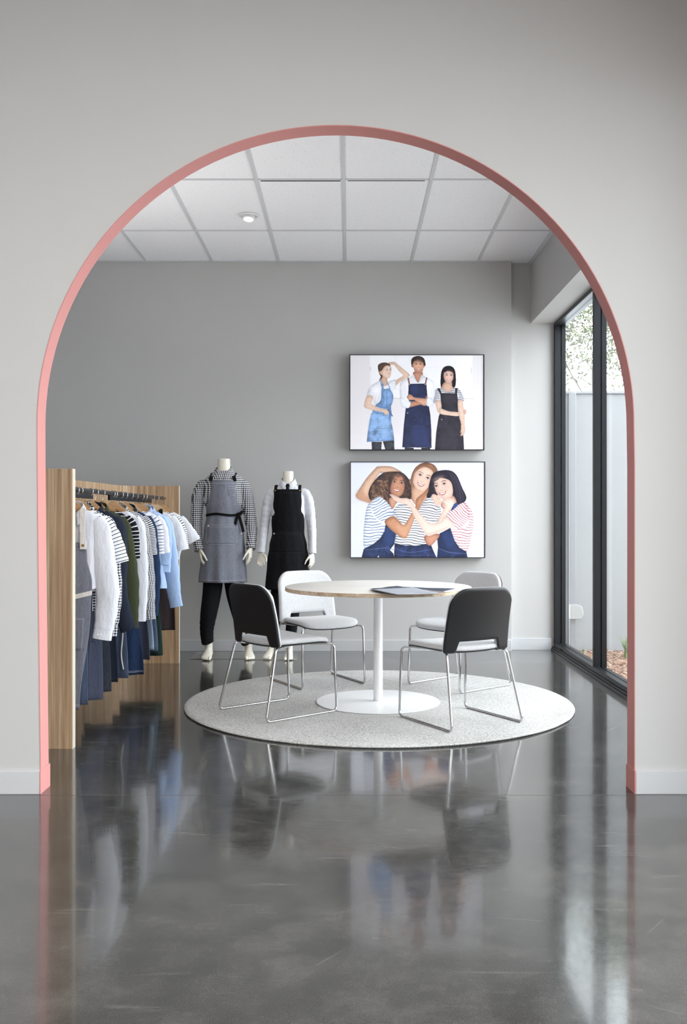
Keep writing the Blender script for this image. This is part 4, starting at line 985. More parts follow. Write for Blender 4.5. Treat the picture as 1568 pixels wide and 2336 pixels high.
def mannequin(label, X0, Y0, K):
    t = thing('mannequin', label, 'mannequin', (X0, Y0, 0), 0)
    s = Y0/2200; f = lambda px, py, y=0.0: ((px-800)*s-X0, y, 1.24+(1178-py)*s)
    # continuous body
    m = MB(); hs = K['hs']
    m.loft([ering(K['cx'](z), 0, z, a, b) for z, a, b in K['torso']])
    for side in ('L', 'R'):
        A = [f(*q) for q in K['arm'+side]]; limb(m, A, [.040*hs, .038*hs, .034*hs, .028*hs, .022*hs])
        wr = Vector(A[-1]); d = (Vector(A[-1])-Vector(A[-2])).normalized()
        sg = 1 if side == 'L' else -1
        hand(m, wr, K['hd'+side][0], K['hd'+side][1], K['hd'+side][2], hs*1.0, .28)
        G = [f(*q) for q in K['leg'+side]]; limb(m, G, [.062*hs, .054*hs, .042*hs, .040*hs, .033*hs])
        foot(m, G[-1][0], G[-1][1], K['fs'], K['fo'+side])
        m.tube([G[-1], (G[-1][0], G[-1][1]+.002, .055)], [.034*hs, .034*hs], 14)
    m.build('body', MANNEQ, t, mods=remesh(.0036, 3))
    # shirt
    sh = thing; m = MB()
    wob = lambda a, z: .014*math.sin(3*a+z*17)+.010*math.sin(5*a-z*29)
    R_ = []
    zs = [z for z, a, b in K['shirt']]
    for z in lin(max(zs), min(zs), 28):
        a, b = interp(K['shirt'], z); R_.append(ering(K['cx'](z), 0, z, a, b, 40, 2.3, wob))
    m.loft(R_)
    for side in ('L', 'R'):
        A = [Vector(f(*q)) for q in K['slv'+side]]; P = crom(A, 9); rr = []; n = len(P)
        for i in range(n):
            k = i/(n-1)*(len(K['slvr'])-1); a = int(min(k, len(K['slvr'])-2)); r0 = K['slvr'][a]+(K['slvr'][a+1]-K['slvr'][a])*(k-a)
            rr.append(r0*(1+.035*math.sin(i*1.35)+.025*math.sin(i*.7+2)))
        m.tube(P, rr, 20, rb=[q*.92 for q in rr])
    m.build('shirt', K['shirtmat'], t, mods=remesh(.0055, 2))
    for side in ('L', 'R'):
        A = [Vector(f(*q)) for q in K['slv'+side]]; d = (A[-1]-A[-2]).normalized(); e = A[-1]
        r = K['slvr'][-1]; m = MB(); m.tube([e-d*.028, e-d*.026, e+d*.016, e+d*.018, e+d*.012], [r*.98, r*1.10, r*1.08, r*1.03, r*.8], 24); c = m.build('shirt_cuff', K['shirtmat'], t)
    # collar
    m = MB(); cz, cr = K['collar']; cx = K['cx'](cz)
    pts = 36; g = []
    def cf(u, v):
        a = -PI/2+ (PI*.045) + (2*PI-PI*.09)*u            # open at the front (-y)
        fr = abs(u-.5)*2                                    # 1 at the front points
        top = cz+.060-.072*fr**1.8
        if v <= .25: r = cr*.96; z = cz-.030+(top-cz+.030)*(v/.25)
        else:
            k = (v-.25)/.75; r = cr*(1.0+.34*k*(.75+.25*fr)); z = top-.042*k-(.030*k*((fr-.7)/.3) if fr > .7 else 0)
        return (cx+r*math.cos(a), -.004+r*math.sin(a)*1.02-.012*fr*v, z)
    m.grid(cf, lin(0, 1, pts), [0, .12, .25, .32, .5, .75, 1])
    m.build('collar', K['shirtmat'], t, mods=[('SOLIDIFY', dict(thickness=.003, offset=0))])
    # trousers
    m = MB()
    zc = K['cuffz']
    for side in ('L', 'R'):
        G = [Vector(f(*q)) for q in K['trs'+side]]; P = crom(G, 9); n = len(P); rr = []
        for i in range(n):
            k = i/(n-1)*(len(K['trr'])-1); a = int(min(k, len(K['trr'])-2)); r0 = K['trr'][a]+(K['trr'][a+1]-K['trr'][a])*(k-a)
            rr.append(r0*(1+(.03*math.sin(i*1.7) if i > n*.45 else 0)))
        m.tube(P, rr, 20, rb=[q*1.05 for q in rr])
    zt = K['trtop']; m.loft([ering(K['cx'](z), 0, z, a, b) for z, a, b in ((zt, .13*hs, .10*hs), (zt-.15, .155*hs, .115*hs), (zt-.28, .15*hs, .11*hs), (zt-.34, .09*hs, .09*hs))])
    m.build('trousers', BLACKT, t, mods=remesh(.006, 2))
    if K['rolled']:
        for side in ('L', 'R'):
            e = Vector(f(*K['trs'+side][-1])); r = K['trr'][-1]; m = MB()
            m.tube([(e.x, e.y, e.z+.050), (e.x, e.y, e.z+.050), (e.x, e.y, e.z+.025), (e.x, e.y, e.z-.002), (e.x, e.y, e.z-.002)], [r*.95, r*1.14, r*1.20, r*1.14, r*.9], 24); m.build('rolled_cuff', BLACKT, t)
    # apron: wraps the front of the torso
    AT = K['apron']; mat = K['apronmat']
    def surf(u, z, off=0.0):
        th, rx, ry, cx, fa = interp(AT, z)
        a = u*th; fold = fa*(math.sin(u*9+1.3)+.6*math.sin(u*17+z*3))
        return (cx+(rx+off+fold)*math.sin(a), -(ry+off+fold)*math.cos(a), z)
    zt_, zb_ = max(r[0] for r in AT), min(r[0] for r in AT)
    m = MB(); m.grid(lambda u, v: surf(u, v), lin(-1, 1, 61), lin(zt_, zb_, 70)); ap = m.build('apron', mat, t, mods=[('SOLIDIFY', dict(thickness=.003, offset=0))])
    ap['label'] = K['apronlab']
    def line(pts, name, r=.0009, mt=STITCH, off=.003):
        m = MB(); P = []
        for (u0, z0), (u1, z1) in zip(pts, pts[1:]):
            n = max(2, int((abs(u1-u0)*.2+abs(z1-z0))/.02)); P += [surf(u0+(u1-u0)*k/n, z0+(z1-z0)*k/n, off) for k in range(n)]
        P.append(surf(pts[-1][0], pts[-1][1], off)); m.tube(P, r, 5); return m.build(name, mt, ap)
    for (u0, u1, za, zb, ch) in K['pockets']:
        m = MB(); m.grid(lambda u, v: surf(u, v, .0035), lin(u0, u1, 20), lin(za, zb, 12)); pk = m.build('pocket', mat, ap, mods=[('SOLIDIFY', dict(thickness=.002, offset=0))])
        line([(u0, za), (u1, za), (u1, zb+ch), (u1-(ch*3.3 if ch else 0), zb), (u0+(ch*3.3 if ch else 0), zb), (u0, zb+ch), (u0, za)], 'stitching', .0010, K['stitch'], .0065)
        line([(u0, za-.016), (u1, za-.016)], 'stitching', .0009, K['stitch'], .0065)
    line([(-.98, zb_+.02), (.98, zb_+.02)], 'stitching', .0010, K['stitch']); line([(-.97, zt_-.03), (.97, zt_-.03)], 'stitching', .0010, K['stitch'])
    # straps over the shoulders
    for sg in (-1, 1):
        a = Vector(surf(sg*.86, zt_-.012, .006)); zS = K['strapz']; xs = K['strapx']*sg+K['cx'](1.5)
        P = [a, (a+Vector((xs, K['strapy'], zS-.045)))/2+Vector((0, -.012, .0)), Vector((xs, K['strapy'], zS-.03)), Vector((xs, K['strapy']*.3, zS)), Vector((xs*.98, .03, zS+.004)), Vector((xs*.9, .10, zS-.06))]
        P = crom(P, 5); m = MB(); w_ = K['strapw']; rings = []
        for i, p in enumerate(P):
            T = (P[min(i+1, len(P)-1)]-P[max(i-1, 0)]).normalized(); sd = Vector((1, 0, 0)); sd = (sd-T*sd.dot(T)).normalized(); nn = T.cross(sd)
            rings.append([p+sd*w_+nn*.0016, p-sd*w_+nn*.0016, p-sd*w_-nn*.0016, p+sd*w_-nn*.0016])
        m.loft(rings); st = m.build('strap', BLACKT, t, smooth=False)
        for k in K['studs']:
            q = Vector(surf(sg*.86, zt_-.012, .0105))+Vector((k, 0, 0)); m = MB(); m.lathe([(0, 0), (.0048, 0), (.0045, .0018), (.0025, .003), (0, .003)], 14)
            m.V = [(q.x+a_, q.y-c_, q.z+b_) for a_, b_, c_ in m.V]; m.build('stud', BRASS, st)
    if K.get('belt'):
        z0 = K['belt']; m = MB(); n = 60; rings = []
        for i in range(n+1):
            u = -1.12+2.24*i/n; dz = -.006*math.sin(i*.2)
            a, b = surf(u, z0+dz+.011, .007), surf(u, z0+dz-.011, .007); c, d = surf(u, z0+dz-.011, .0035), surf(u, z0+dz+.011, .0035); rings.append([a, b, c, d])
        m.loft(rings); bl = m.build('waist_tie', BLACKT, t, smooth=False)
        def rib(P, w_, name='tie_end'):
            P = crom([Vector(p) for p in P], 5); m = MB(); rings = []
            for i, p in enumerate(P):
                T = (P[min(i+1, len(P)-1)]-P[max(i-1, 0)]).normalized(); nn = Vector((0, -1, 0)); nn = (nn-T*nn.dot(T)).normalized(); sd = T.cross(nn)
                rings.append([p+sd*w_+nn*.002, p-sd*w_+nn*.002, p-sd*w_-nn*.002, p+sd*w_-nn*.002])
            m.loft(rings); m.build(name, BLACKT, bl, smooth=False)
        kx, ky, kz = surf(.62, z0, .014)
        m = MB(); m.loft([ering(kx, 0, z_, a_, .009, 14) for z_, a_ in ((kz+.018, .006), (kz+.010, .014), (kz, .016), (kz-.012, .013), (kz-.018, .006))]); m.V = [(a_, b_+ky-.002, c_) for a_, b_, c_ in m.V]; m.build('tie_knot', BLACKT, bl)
        rib([(kx-.005, ky-.006, kz-.01), (kx-.022, ky-.012, kz-.06), (kx-.036, ky-.014, kz-.125)], .012)
        rib([(kx+.005, ky-.006, kz-.01), (kx+.024, ky-.010, kz-.07), (kx+.045, ky-.010, kz-.15)], .012)
        rib([(kx, ky-.006, kz), (kx+.035, ky-.004, kz+.03), (kx+.03, ky-.012, kz+.012), (kx+.004, ky-.010, kz)], .009, 'tie_loop')
        q = Vector(surf(.72, z0-.165, .004)); m = MB(); m.box(q.x-.006, q.x+.006, q.y-.002, q.y, q.z-.008, q.z+.008); m.build('tag', WEBW, bl, smooth=False)
    q = Vector(surf(K['lab'][0], K['lab'][1], .007)); m = MB(); m.box(q.x-.005, q.x+.005, q.y-.002, q.y+.001, q.z-.006, q.z+.006); m.build('cloth_label', WEBW, ap, smooth=False)
    if K.get('necktie'):
        z = K['necktie']; m = MB(); cx = K['cx'](z)
        rings = []
        for zz, w_, y in ((z+.005, .017, -.062), (z-.012, .019, -.074), (z-.030, .012, -.083), (z-.034, .012, -.085), (z-.06, .019, -.098), (z-.12, .023, -.118)):
            rings.append([(cx+w_, y, zz), (cx, y-.006, zz), (cx-w_, y, zz), (cx-w_*.9, y+.006, zz), (cx+w_*.9, y+.006, zz)])
        m.loft(rings); tie = m.build('necktie', BLACKT, t, angle=70)
    # steel base plate
    m = MB(); m.box(*K['plate'], 0.0, .006); bp = m.build('base_plate', STEELP, t, mods=[BEV(.001, 1)]); bp['label'] = 'thin steel base plate'
    return t
BLACKT = cloth('black_twill', srgb(17, 17, 20), srgb(22, 22, 25), 700, .4)
STITB = plain('dark_thread', srgb(52, 52, 56), .9)
K1 = dict(hs=1.0, fs=1.0, cx=lambda z: -.005-.012*max(0, 1.2-z)+.0*z,
  torso=[(.80, .12, .10), (.86, .155, .115), (.98, .16, .115), (1.15, .13, .10), (1.35, .16, .115), (1.48, .165, .10), (1.55, .12, .08), (1.59, .068, .062), (1.63, .057, .058), (1.735, .0545, .058), (1.744, .052, .055)],
  armL=[(470, 1112), (452, 1150, .005), (449, 1190, .0), (454, 1232, -.035), (459, 1250, -.06)],
  armR=[(546, 1112), (565, 1150, .005), (572, 1190, .0), (575, 1230, -.035), (574, 1248, -.06)],
  hdL=((.10, -.25, -1), (.25, -1, .2), (1, .2, 0)), hdR=((-.02, -.2, -1), (-.2, -1, .2), (-1, .2, 0)),
  legL=[(487, 1280), (483, 1340), (476, 1400, -.02), (475, 1440), (476, 1468, .015)],
  legR=[(533, 1280), (540, 1340), (553, 1400, -.01), (560, 1440), (566, 1468, .04)], foL=.0, foR=.18,
  shirt=[(1.640, .062, .064), (1.625, .085, .075), (1.605, .125, .085), (1.57, .165, .100), (1.50, .185, .115), (1.40, .175, .120), (1.25, .145, .108), (1.05, .165, .12)],
  shirtmat=GINGO, slvr=[.050, .060, .062, .060, .056, .053, .046, .041],
  slvL=[(486, 1108), (464, 1108), (453, 1130, .0), (449, 1162, .0), (448, 1190, .0), (449, 1210, -.01), (453, 1237, -.04), (457, 1251, -.06)],
  slvR=[(532, 1108), (553, 1108), (563, 1130, .0), (568, 1162, .0), (572, 1190, .0), (575, 1210, -.01), (575, 1235, -.04), (574, 1247, -.06)],
  collar=(1.628, .069), cuffz=.13, trtop=1.12, rolled=True,
  trsL=[(489, 1290), (484, 1350), (477, 1400, -.02), (472, 1435), (473, 1460, .005), (474, 1466, .01)], trr=[.088, .080, .070, .058, .052, .052],
  trsR=[(531, 1290), (537, 1350), (548, 1400), (556, 1435), (561, 1460, .02), (563, 1466, .03)],
  apron=[(1.556, .90, .150, .128, 0, .0), (1.50, .90, .155, .132, 0, .001), (1.42, 1.0, .160, .136, 0, .001), (1.35, 1.25, .162, .136, -.002, .002), (1.25, 1.50, .152, .124, -.004, .003), (1.1, 1.5, .175, .138, -.006, .003), (.9, 1.5, .195, .155, -.008, .004), (.668, 1.45, .217, .172, -.012, .007)],
  apronmat=GREYD, apronlab='mid grey chambray bib apron', stitch=STITCH, strapz=1.612, strapx=.098, strapy=-.085, strapw=.015, studs=(0,),
  pockets=[(.35, .80, 1.50, 1.425, .012), (-.56, .56, 1.165, 1.00, .03)], belt=1.255, lab=(-.50, 1.158), plate=(-.29, .19, -.07, .33))
mannequin('headless cream mannequin in gingham shirt, grey denim bib apron and black rolled trousers', -1.105, 8.45, K1)
K2 = dict(hs=.86, fs=.88, cx=lambda z: .0,
  torso=[(.74, .10, .09), (.80, .14, .105), (.90, .15, .11), (1.08, .108, .085), (1.25, .128, .105), (1.37, .135, .085), (1.44, .10, .07), (1.49, .056, .052), (1.53, .046, .047), (1.628, .0465, .048), (1.634, .044, .046)],
  armL=[(624, 1126), (608, 1160, .0), (604, 1195, -.005), (600, 1238, -.038), (598, 1260, -.052)],
  armR=[(694, 1126), (708, 1160), (711, 1195, -.005), (713, 1238, -.038), (713, 1262, -.052)],
  hdL=((-.02, -.35, -1), (1, -.3, .2), (.1, -1, .2)), hdR=((.0, -.2, -1), (-.6, -1, .2), (-1, .5, 0)),
  legL=[(641, 1300), (636, 1360), (629, 1410), (622, 1450), (616, 1474, .06)],
  legR=[(673, 1300), (672, 1360), (667, 1410), (664, 1450), (660, 1474, .02)], foL=-.15, foR=.0,
  shirt=[(1.535, .052, .054), (1.515, .075, .062), (1.495, .105, .072), (1.455, .138, .085), (1.40, .150, .098), (1.28, .148, .115), (1.1, .125, .10), (.95, .15, .11)],
  shirtmat=WHITEC, slvr=[.042, .050, .050, .047, .045, .043, .038, .034],
  slvL=[(640, 1126), (622, 1126), (612, 1144), (608, 1168), (605, 1192), (602, 1215, -.01), (600, 1242, -.04), (598, 1256, -.05)],
  slvR=[(678, 1126), (695, 1126), (704, 1144), (708, 1168), (710, 1192), (712, 1215, -.01), (713, 1244, -.04), (713, 1258, -.05)],
  collar=(1.528, .060), cuffz=.16, trtop=1.05, rolled=False,
  trsL=[(642, 1300), (636, 1360), (629, 1400), (623, 1436), (621, 1446)], trr=[.078, .068, .056, .047, .046],
  trsR=[(672, 1300), (672, 1360), (668, 1400), (665, 1436), (664, 1446)],
  apron=[(1.474, 1.0, .140, .118, .0, .0), (1.42, .98, .142, .122, 0, .001), (1.30, 1.10, .146, .130, 0, .001), (1.20, 1.25, .150, .124, 0, .001), (1.10, 1.5, .140, .116, 0, .001), (.98, 1.5, .165, .13, 0, .002), (.85, 1.5, .185, .145, .0, .003), (.608, 1.45, .200, .165, -.005, .007)],
  apronmat=BLACKT, apronlab='black twill bib apron', stitch=STITB, strapz=1.505, strapx=.104, strapy=-.06, strapw=.013, studs=(-.008, .008),
  pockets=[(-.66, .62, 1.10, .93, .012)], belt=None, lab=(-.60, 1.09), necktie=1.518, plate=(-.335, .08, -.10, .24))
mannequin('headless cream mannequin in white shirt, black necktie and long black bib apron', -.545, 8.42, K2)

# ---------------------------------------------------------------- garment rack
rk = thing('clothes_rack', 'low oak-veneered clothes rack with angled back and black hanging rail', 'clothes rack', (-1.7, 5.137, 0))
def rl(mb): mb.V = [(x+1.7, y-5.137, z) for x, y, z in mb.V]; return mb
ZT = 1.498
m = MB(); m.box(-2.03, -1.4835, 5.139, 5.190, 0, ZT-.004); ep = rl(m).build('end_panel', OAK, rk, mods=[BEV(.001, 1)])
m = MB(); m.box(-1.4833, -1.4815, 5.139, 5.190, 0, ZT-.004); o = rl(m).build('edge_strip', OAKEDGE, ep, smooth=False); o['label'] = 'pale edging strip'
m = MB()   # back panel runs along, then curves into the far return
pth = [(-2.02, 5.19), (-1.965, 6.6), (-1.935, 7.5), (-1.93, 7.88), (-1.90, 8.06), (-1.82, 8.125), (-1.66, 8.14), (-1.449, 8.14)]
P = crom([Vector((a, b, 0)) for a, b in pth], 6); rings = []
for i, p in enumerate(P):
    T = (P[min(i+1, len(P)-1)]-P[max(i-1, 0)]).normalized(); nn = Vector((-T.y, T.x, 0))*.032
    rings.append([(p.x, p.y, 0), (p.x, p.y, ZT), (p.x+nn.x, p.y+nn.y, ZT), (p.x+nn.x, p.y+nn.y, 0)])
m.loft(rings); bk = rl(m).build('back_panel', OAK, rk, angle=35)
m = MB(); m.box(-1.4495, -1.447, 8.139, 8.172, 0, ZT); o = rl(m).build('edge_strip', OAKEDGE, bk, smooth=False); o['label'] = 'pale edging strip'
RX, RZ = -1.565, 1.391
m = MB(); m.tube([(RX, 5.19, RZ), (RX, 8.10, RZ), (RX, 8.108, RZ)], [.0145, .0145, .011], 20); rail = rl(m).build('rail', RAILM, rk)
for (a, b) in ((5.19, 5.84), (6.24, 7.56)):
    m = MB(); m.box(RX-.006, RX+.006, a, b, RZ-.046, RZ-.010); rl(m).build('rail_stiffener', RAILM, rail, smooth=False)

# hangers and garments
def hanger(y, mat, rot, lab):
    t = thing('coat_hanger', lab, 'hanger', (RX, y, 1.20), R(rot), 'wooden hangers on the rail')
    m = MB(); up = []; dn = []
    for i in range(41):
        u = -1+2*i/40; x = u*.185; a = abs(u)*.9
        zt = 1.338-.160*a*(1-.25*math.exp(-(a/.15)**2))+.004*math.cos(a*PI/2)
        wd = .046-.024*a+.022*math.exp(-(a/.3)**2)
        up.append((x, zt)); dn.append((x, zt-wd))
    P = up+dn[::-1]
    m.prism(P, lambda a, b: (a, -.006-.010*(abs(a)/.215)**2, b-1.20), lambda a, b: (a, .006-.010*(abs(a)/.215)**2, b-1.20))
    m.build('hanger_body', mat, t, angle=50)
    m = MB(); pth = [(0, 0, 1.330), (0, 0, 1.358), (.004, 0, 1.366), (.016, 0, 1.376)]
    pth += [(.0168*math.cos(a), 0, RZ+.0008+.0168*math.sin(a)) for a in lin(R(-25), R(195), 14)]
    m.tube([(x, y_, z-1.20) for x, y_, z in pth], .0016, 8); m.build('hook', CHROME, t)
    return t
ZS = 1.300
BODY = [(0, .062, .020), (-.012, .070, .022), (-.035, .110, .024), (-.065, .150, .024), (-.09, .182, .022), (-.105, .196, .018)]
def garment(y, kind, mat, lab, cat, sleeve='long', L=.72, rot=0, w=.2, off=0, collar=None, cuffed=None, dx=0, slout=0.0, e=0.0, c=0.0, sr=.92, sl_=1.0):
    cu_ = c; z0 = ZS-L; t = thing(kind, lab, cat, (RX+dx, y+off, z0), R(rot)); b = ZS-z0
    m = MB(); n = 44; sd = y*13
    tab = [(b, .060, .012), (b-.012, .066, .018), (b-.030, .104, .022), (b-.055, .150, .024), (b-.078, .180, .025), (b-.105, .192, .026), (b-.16, .186, .030), (b-.25, .178, .034), (b-.45, w*.90, .030), (0, w, .028)]
    rings = []
    for z in lin(b, b-.16, 12)+lin(b-.18, 0, 22):
        a, th = interp(tab, z); dep = (b-z)/b; r = []
        for j in range(n):
            an = 2*PI*j/n; c, s = math.cos(an), math.sin(an)
            x = math.copysign(abs(c)**.8, c)*a; yy = math.copysign(abs(s)**.9, s)*th
            yy += (.013*dep+.002)*math.sin(x*38+sd)+.007*dep*math.sin(x*75+sd*2)
            zz = z+.004*dep*math.sin(x*20+sd)
            if abs(x) < .085 and s < .15: zz = min(zz, b-.068*(1-(x/.085)**2))
            elif abs(x) < .085: zz = min(zz, b-.010*(1-(x/.085)**2))
            r.append((x, yy, zz))
        rings.append(r)
    m.loft(rings, caps=False); m.build('body', mat, t)
    for sg in (-1, 1):
        if sleeve == 'none': break
        if sleeve == 'long':
            pts = [(.128, b-.082), (.155, b-.135), (.172+e*.3, b-.25), (.190+e*.7, b-.37), (.202+e, b-.49), (.190+(e+cu_)/2, b-.62), (.178+cu_, b-.695)]
            ra = [q*sr for q in (.052, .062, .067, .067, .066, .059, .052)]
        elif sleeve == 'rolled':
            pts = [(.128, b-.082), (.155, b-.135), (.165, b-.24), (.165, b-.34), (.158, b-.42)]; ra = [.050, .058, .058, .056, .056]
        else:
            pts = [(.128, b-.082), (.160, b-.13), (.185+slout*.4, b-.19), (.206+slout*.8, b-.19-.08*sl_), (.220+slout, b-.19-.14*sl_)]; ra = [.050, .060, .065, .064, .063]
        P = crom([Vector((sg*x, 0, z)) for x, z in pts], 6); rr = []; k_ = len(P)
        for i in range(k_):
            k = i/(k_-1)*(len(ra)-1); a = int(min(k, len(ra)-2)); rr.append((ra[a]+(ra[a+1]-ra[a])*(k-a))*(1+.03*math.sin(i*1.1+sd)))
        m = MB(); m.tube(P, rr, 20, rb=[q*.42 for q in rr], ref=(0, 1, 0)); m.V = [(x, yy-.010*math.sin(min(1, max(0, (b-z-.1)/.5))*PI), z) for x, yy, z in m.V]
        sl = m.build('sleeve', mat, t)
        if sleeve in ('long', 'rolled') and cuffed is not False:
            e_ = P[-1]; d = (P[-1]-P[-3]).normalized(); cl = .055
            m = MB(); m.tube([e_-d*.004, e_-d*.002, e_+d*cl, e_+d*(cl+.002)], [ra[-1]*.9, ra[-1]*1.02, ra[-1]*1.04, ra[-1]*.85], 20, rb=[.016, .0205, .0205, .014], ref=(0, 1, 0)); m.build('cuff', cuffed or mat, sl)
            if sleeve == 'long' and y < 5.45:
                for q in (.008, .022):
                    cc = e_+d*.026; m = MB(); m.lathe([(0, 0), (.0055, 0), (.0055, .0018), (0, .0018)], 14); m.V = [(cc.x-sg*q+a_, -.024-c_, cc.z+b_) for a_, b_, c_ in m.V]; m.build('button', WHITEP, sl)
    if collar:
        m = MB()
        def cf(u, v):
            a = -PI/2+.42+(2*PI-.84)*u; fr = abs(u-.5)*2; k = v
            top = b+.030-.075*fr**2.2; r = .060+.030*k
            return (r*math.cos(a)*1.08, .42*r*math.sin(a)-.010*fr*k, top-(.048+.022*fr)*k)
        m.grid(cf, lin(0, 1, 30), [0, .2, .6, 1]); m.build('collar', collar, t, mods=[('SOLIDIFY', dict(thickness=.003, offset=0))])
    return t
def h_apron(y, mat, lab, zb, bib=1.09, wt=.09, wm=.14, wb=.12, zm=.86, off=-.045, rot=0, strap=WEBW, dx=0, studs=False, tie=None, pocket=True, sx=.070, stit=None, cord=None):
    """apron hanging on the same hanger, in front of the shirt"""
    t = thing('apron', lab, 'apron', (RX+dx, y+off, zb), R(rot)); h = bib-zb; sd = y*7
    tab = [(h, wt), (h-.08, wt+.004), (zm-zb, wm), ((zm-zb)*.78, wm*.93), (0, wb)]
    def surf(u, z, o=0.0):
        a, = interp(tab, z); dep = 1-z/h; x = u*a
        return (x, -.004+.010*u*u+(.004+.010*dep)*math.sin(x*34+sd)+.005*dep*math.sin(x*70+sd)-o, z)
    m = MB(); m.grid(surf, lin(-1, 1, 40), lin(h, 0, 46)); o = m.build('apron_cloth', mat, t, mods=[('SOLIDIFY', dict(thickness=.003, offset=0))])
    st = stit or STITB
    for z in (.018, .026, h-.035):
        m = MB(); m.tube([surf(u, z, .0028) for u in lin(-.98, .98, 24)], .0008, 5); m.build('stitching', st, o)
    if pocket:
        m = MB(); m.grid(lambda u, v: surf(u, v, .0035), lin(-.75, .72, 18), lin(h-.42, h-.60, 10)); pk = m.build('pocket', mat, o, mods=[('SOLIDIFY', dict(thickness=.002, offset=0))])
        m = MB(); m.tube([surf(u, h-.425, .006) for u in lin(-.75, .72, 16)], .0008, 5); m.build('stitching', st, pk)
    for sg in (-1, 1):
        a = Vector((sg*(wt-.014), -.012, h-.02)); zt = ZS-zb-.022; e = Vector((sg*sx, .012-off*.35, zt)); f_ = Vector((sg*(sx-.006), .040-off, zt-.004)); g = Vector((sg*(sx+.02), .055-off, zt-.16))
        P = crom([a, (a+e)/2+Vector((0, -.008, 0)), e, f_, g], 5); m = MB(); rings = []
        for i, p in enumerate(P):
            T = (P[min(i+1, len(P)-1)]-P[max(i-1, 0)]).normalized(); s_ = Vector((1, 0, 0)); s_ = (s_-T*s_.dot(T)).normalized(); nn = T.cross(s_)
            rings.append([p+s_*.015+nn*.0015, p-s_*.015+nn*.0015, p-s_*.015-nn*.0015, p+s_*.015-nn*.0015])
        m.loft(rings); s1 = m.build('strap', strap, t, smooth=False)
        if studs:
            m = MB(); m.box(a.x-.018, a.x+.018, a.y-.006, a.y+.001, a.z-.018, a.z+.028); m.build('strap_end', WEBW, s1, mods=[BEV(.002)])
            m = MB(); m.lathe([(.003, 0), (.008, 0), (.008, .003), (.003, .003)], 18); m.V = [(a.x+p_, a.y-.006-r_, a.z+.004+q_) for p_, q_, r_ in m.V]; m.build('eyelet', BRASS, s1)
    if cord:
        cx_, z1_, z2_, cm = cord; m = MB(); P = crom([Vector((cx_, -.022, z1_)), Vector((cx_+.006, -.026, z1_*.6+z2_*.4)), Vector((cx_-.004, -.026, z1_*.25+z2_*.75)), Vector((cx_+.01, -.026, z2_))], 6); m.tube(P, .0042, 6, rb=.0015, ref=(0, 1, 0)); m.build('tie_cord', cm, t)
    if tie:
        m = MB(); rings = []
        for u in lin(-1.02, 1.02, 30):
            z = .62-.0*u+tie[1]*u; a, b = surf(u, z+.013, .006), surf(u, z-.013, .006); c, d = surf(u, z-.013, .003), surf(u, z+.013, .003); rings.append([a, b, c, d])
        m.loft(rings); m.build('waist_tie', tie[0], t, smooth=False)
    return t
def hang_tie(x, y, z0, z1, mat, lab, w_=.006, sw=.01):
    pass
BLKW = BLACKC
G = [  # y, hanger tone, rotation
 (5.40, 0, 4), (5.50, 0, 6), (5.58, 0, 2), (5.80, 0, 5), (5.92, 0, 8), (6.08, 0, 3), (6.34, 0, 5), (6.40, 0, 7), (6.57, 1, 4),
 (6.70, 0, 6), (6.87, 1, 3), (7.03, 0, 7), (7.23, 0, 5), (7.34, 1, 2), (7.62, 1, 4), (7.79, 1, 0), (8.03, 0, 5)]
whose = ['white shirt nearest the front', 'first striped T-shirt', 'large gingham shirt', 'navy long-sleeved shirt', 'olive shirt', 'black striped T-shirt', 'white long-sleeved shirt in mid rail', 'small gingham shirt',
 'finely striped T-shirt', 'indigo shirt', 'blue-striped T-shirt', 'white T-shirt before the pale blue shirts', 'pale blue shirt with rolled sleeves', 'pale blue long-sleeved shirt', 'white T-shirt behind the pale blue shirt', 'black-striped T-shirt near the rail end', 'last white T-shirt at the rail end']
for (y, tone, rot), wn in zip(G, whose):
    h = hanger(y, HANGL if tone else HANGW, rot, 'curved wooden hanger holding the '+wn)
g = lambda i: dict(y=G[i][0], rot=G[i][2])
# front to back
garment(kind='shirt', mat=WHITEC, lab='white long-sleeved shirt hanging first on the rail under a grey apron', cat='shirt', L=.46, w=.185, collar=WHITEC, sr=1.0, **g(0))
h_apron(mat=GREYD, lab='grey chambray apron with cream straps hanging first on the rack', zb=.165, bib=1.095, wt=.095, wm=.128, zm=.87, wb=0.055, strap=WEBW, studs=True, tie=(WEBW, .03), stit=STITCH, **g(0))
garment(kind='t_shirt', mat=STR_WB, lab='white T-shirt with thin black stripes behind the first white shirt', cat='t-shirt', sleeve='short', L=.48, slout=.015, **g(1))
h_apron(mat=BLUED, lab='blue denim apron whose hem shows just behind the grey chambray apron', zb=.165, wb=0.105, wm=0.11, bib=1.0, strap=LEATHER, off=.0, dx=-0.04, **g(1))
garment(kind='shirt', mat=GINGL, lab='black and white gingham shirt with large checks hanging near the front', cat='shirt', sleeve='long', L=.60, collar=GINGL, e=-.02, c=-.01, **g(2))
h_apron(mat=SLATEC, lab='plain slate-blue apron with the narrow hem, third from the rack front', zb=.262, wb=0.105, wm=0.13, strap=LEATHER, pocket=False, dx=-0.04, **g(2))
garment(kind='shirt', mat=NAVYC, lab='plain navy long-sleeved shirt hanging left of the olive shirt', cat='shirt', L=.66, w=.17, collar=NAVYC, e=-.045, c=.03, **g(3))
h_apron(mat=SLATEC, lab='wide slate-blue apron reaching lowest of the plain ones', zb=.145, wb=0.125, wm=0.125, strap=LEATHER, off=-.05, pocket=True, cord=(.045, .48, .24, LEATHER), dx=-0.04, **g(3))
garment(kind='shirt', mat=OLIVEC, lab='olive green long-sleeved shirt on the rail', cat='shirt', L=.68, w=.17, collar=OLIVEC, e=.0, c=.03, **g(4))
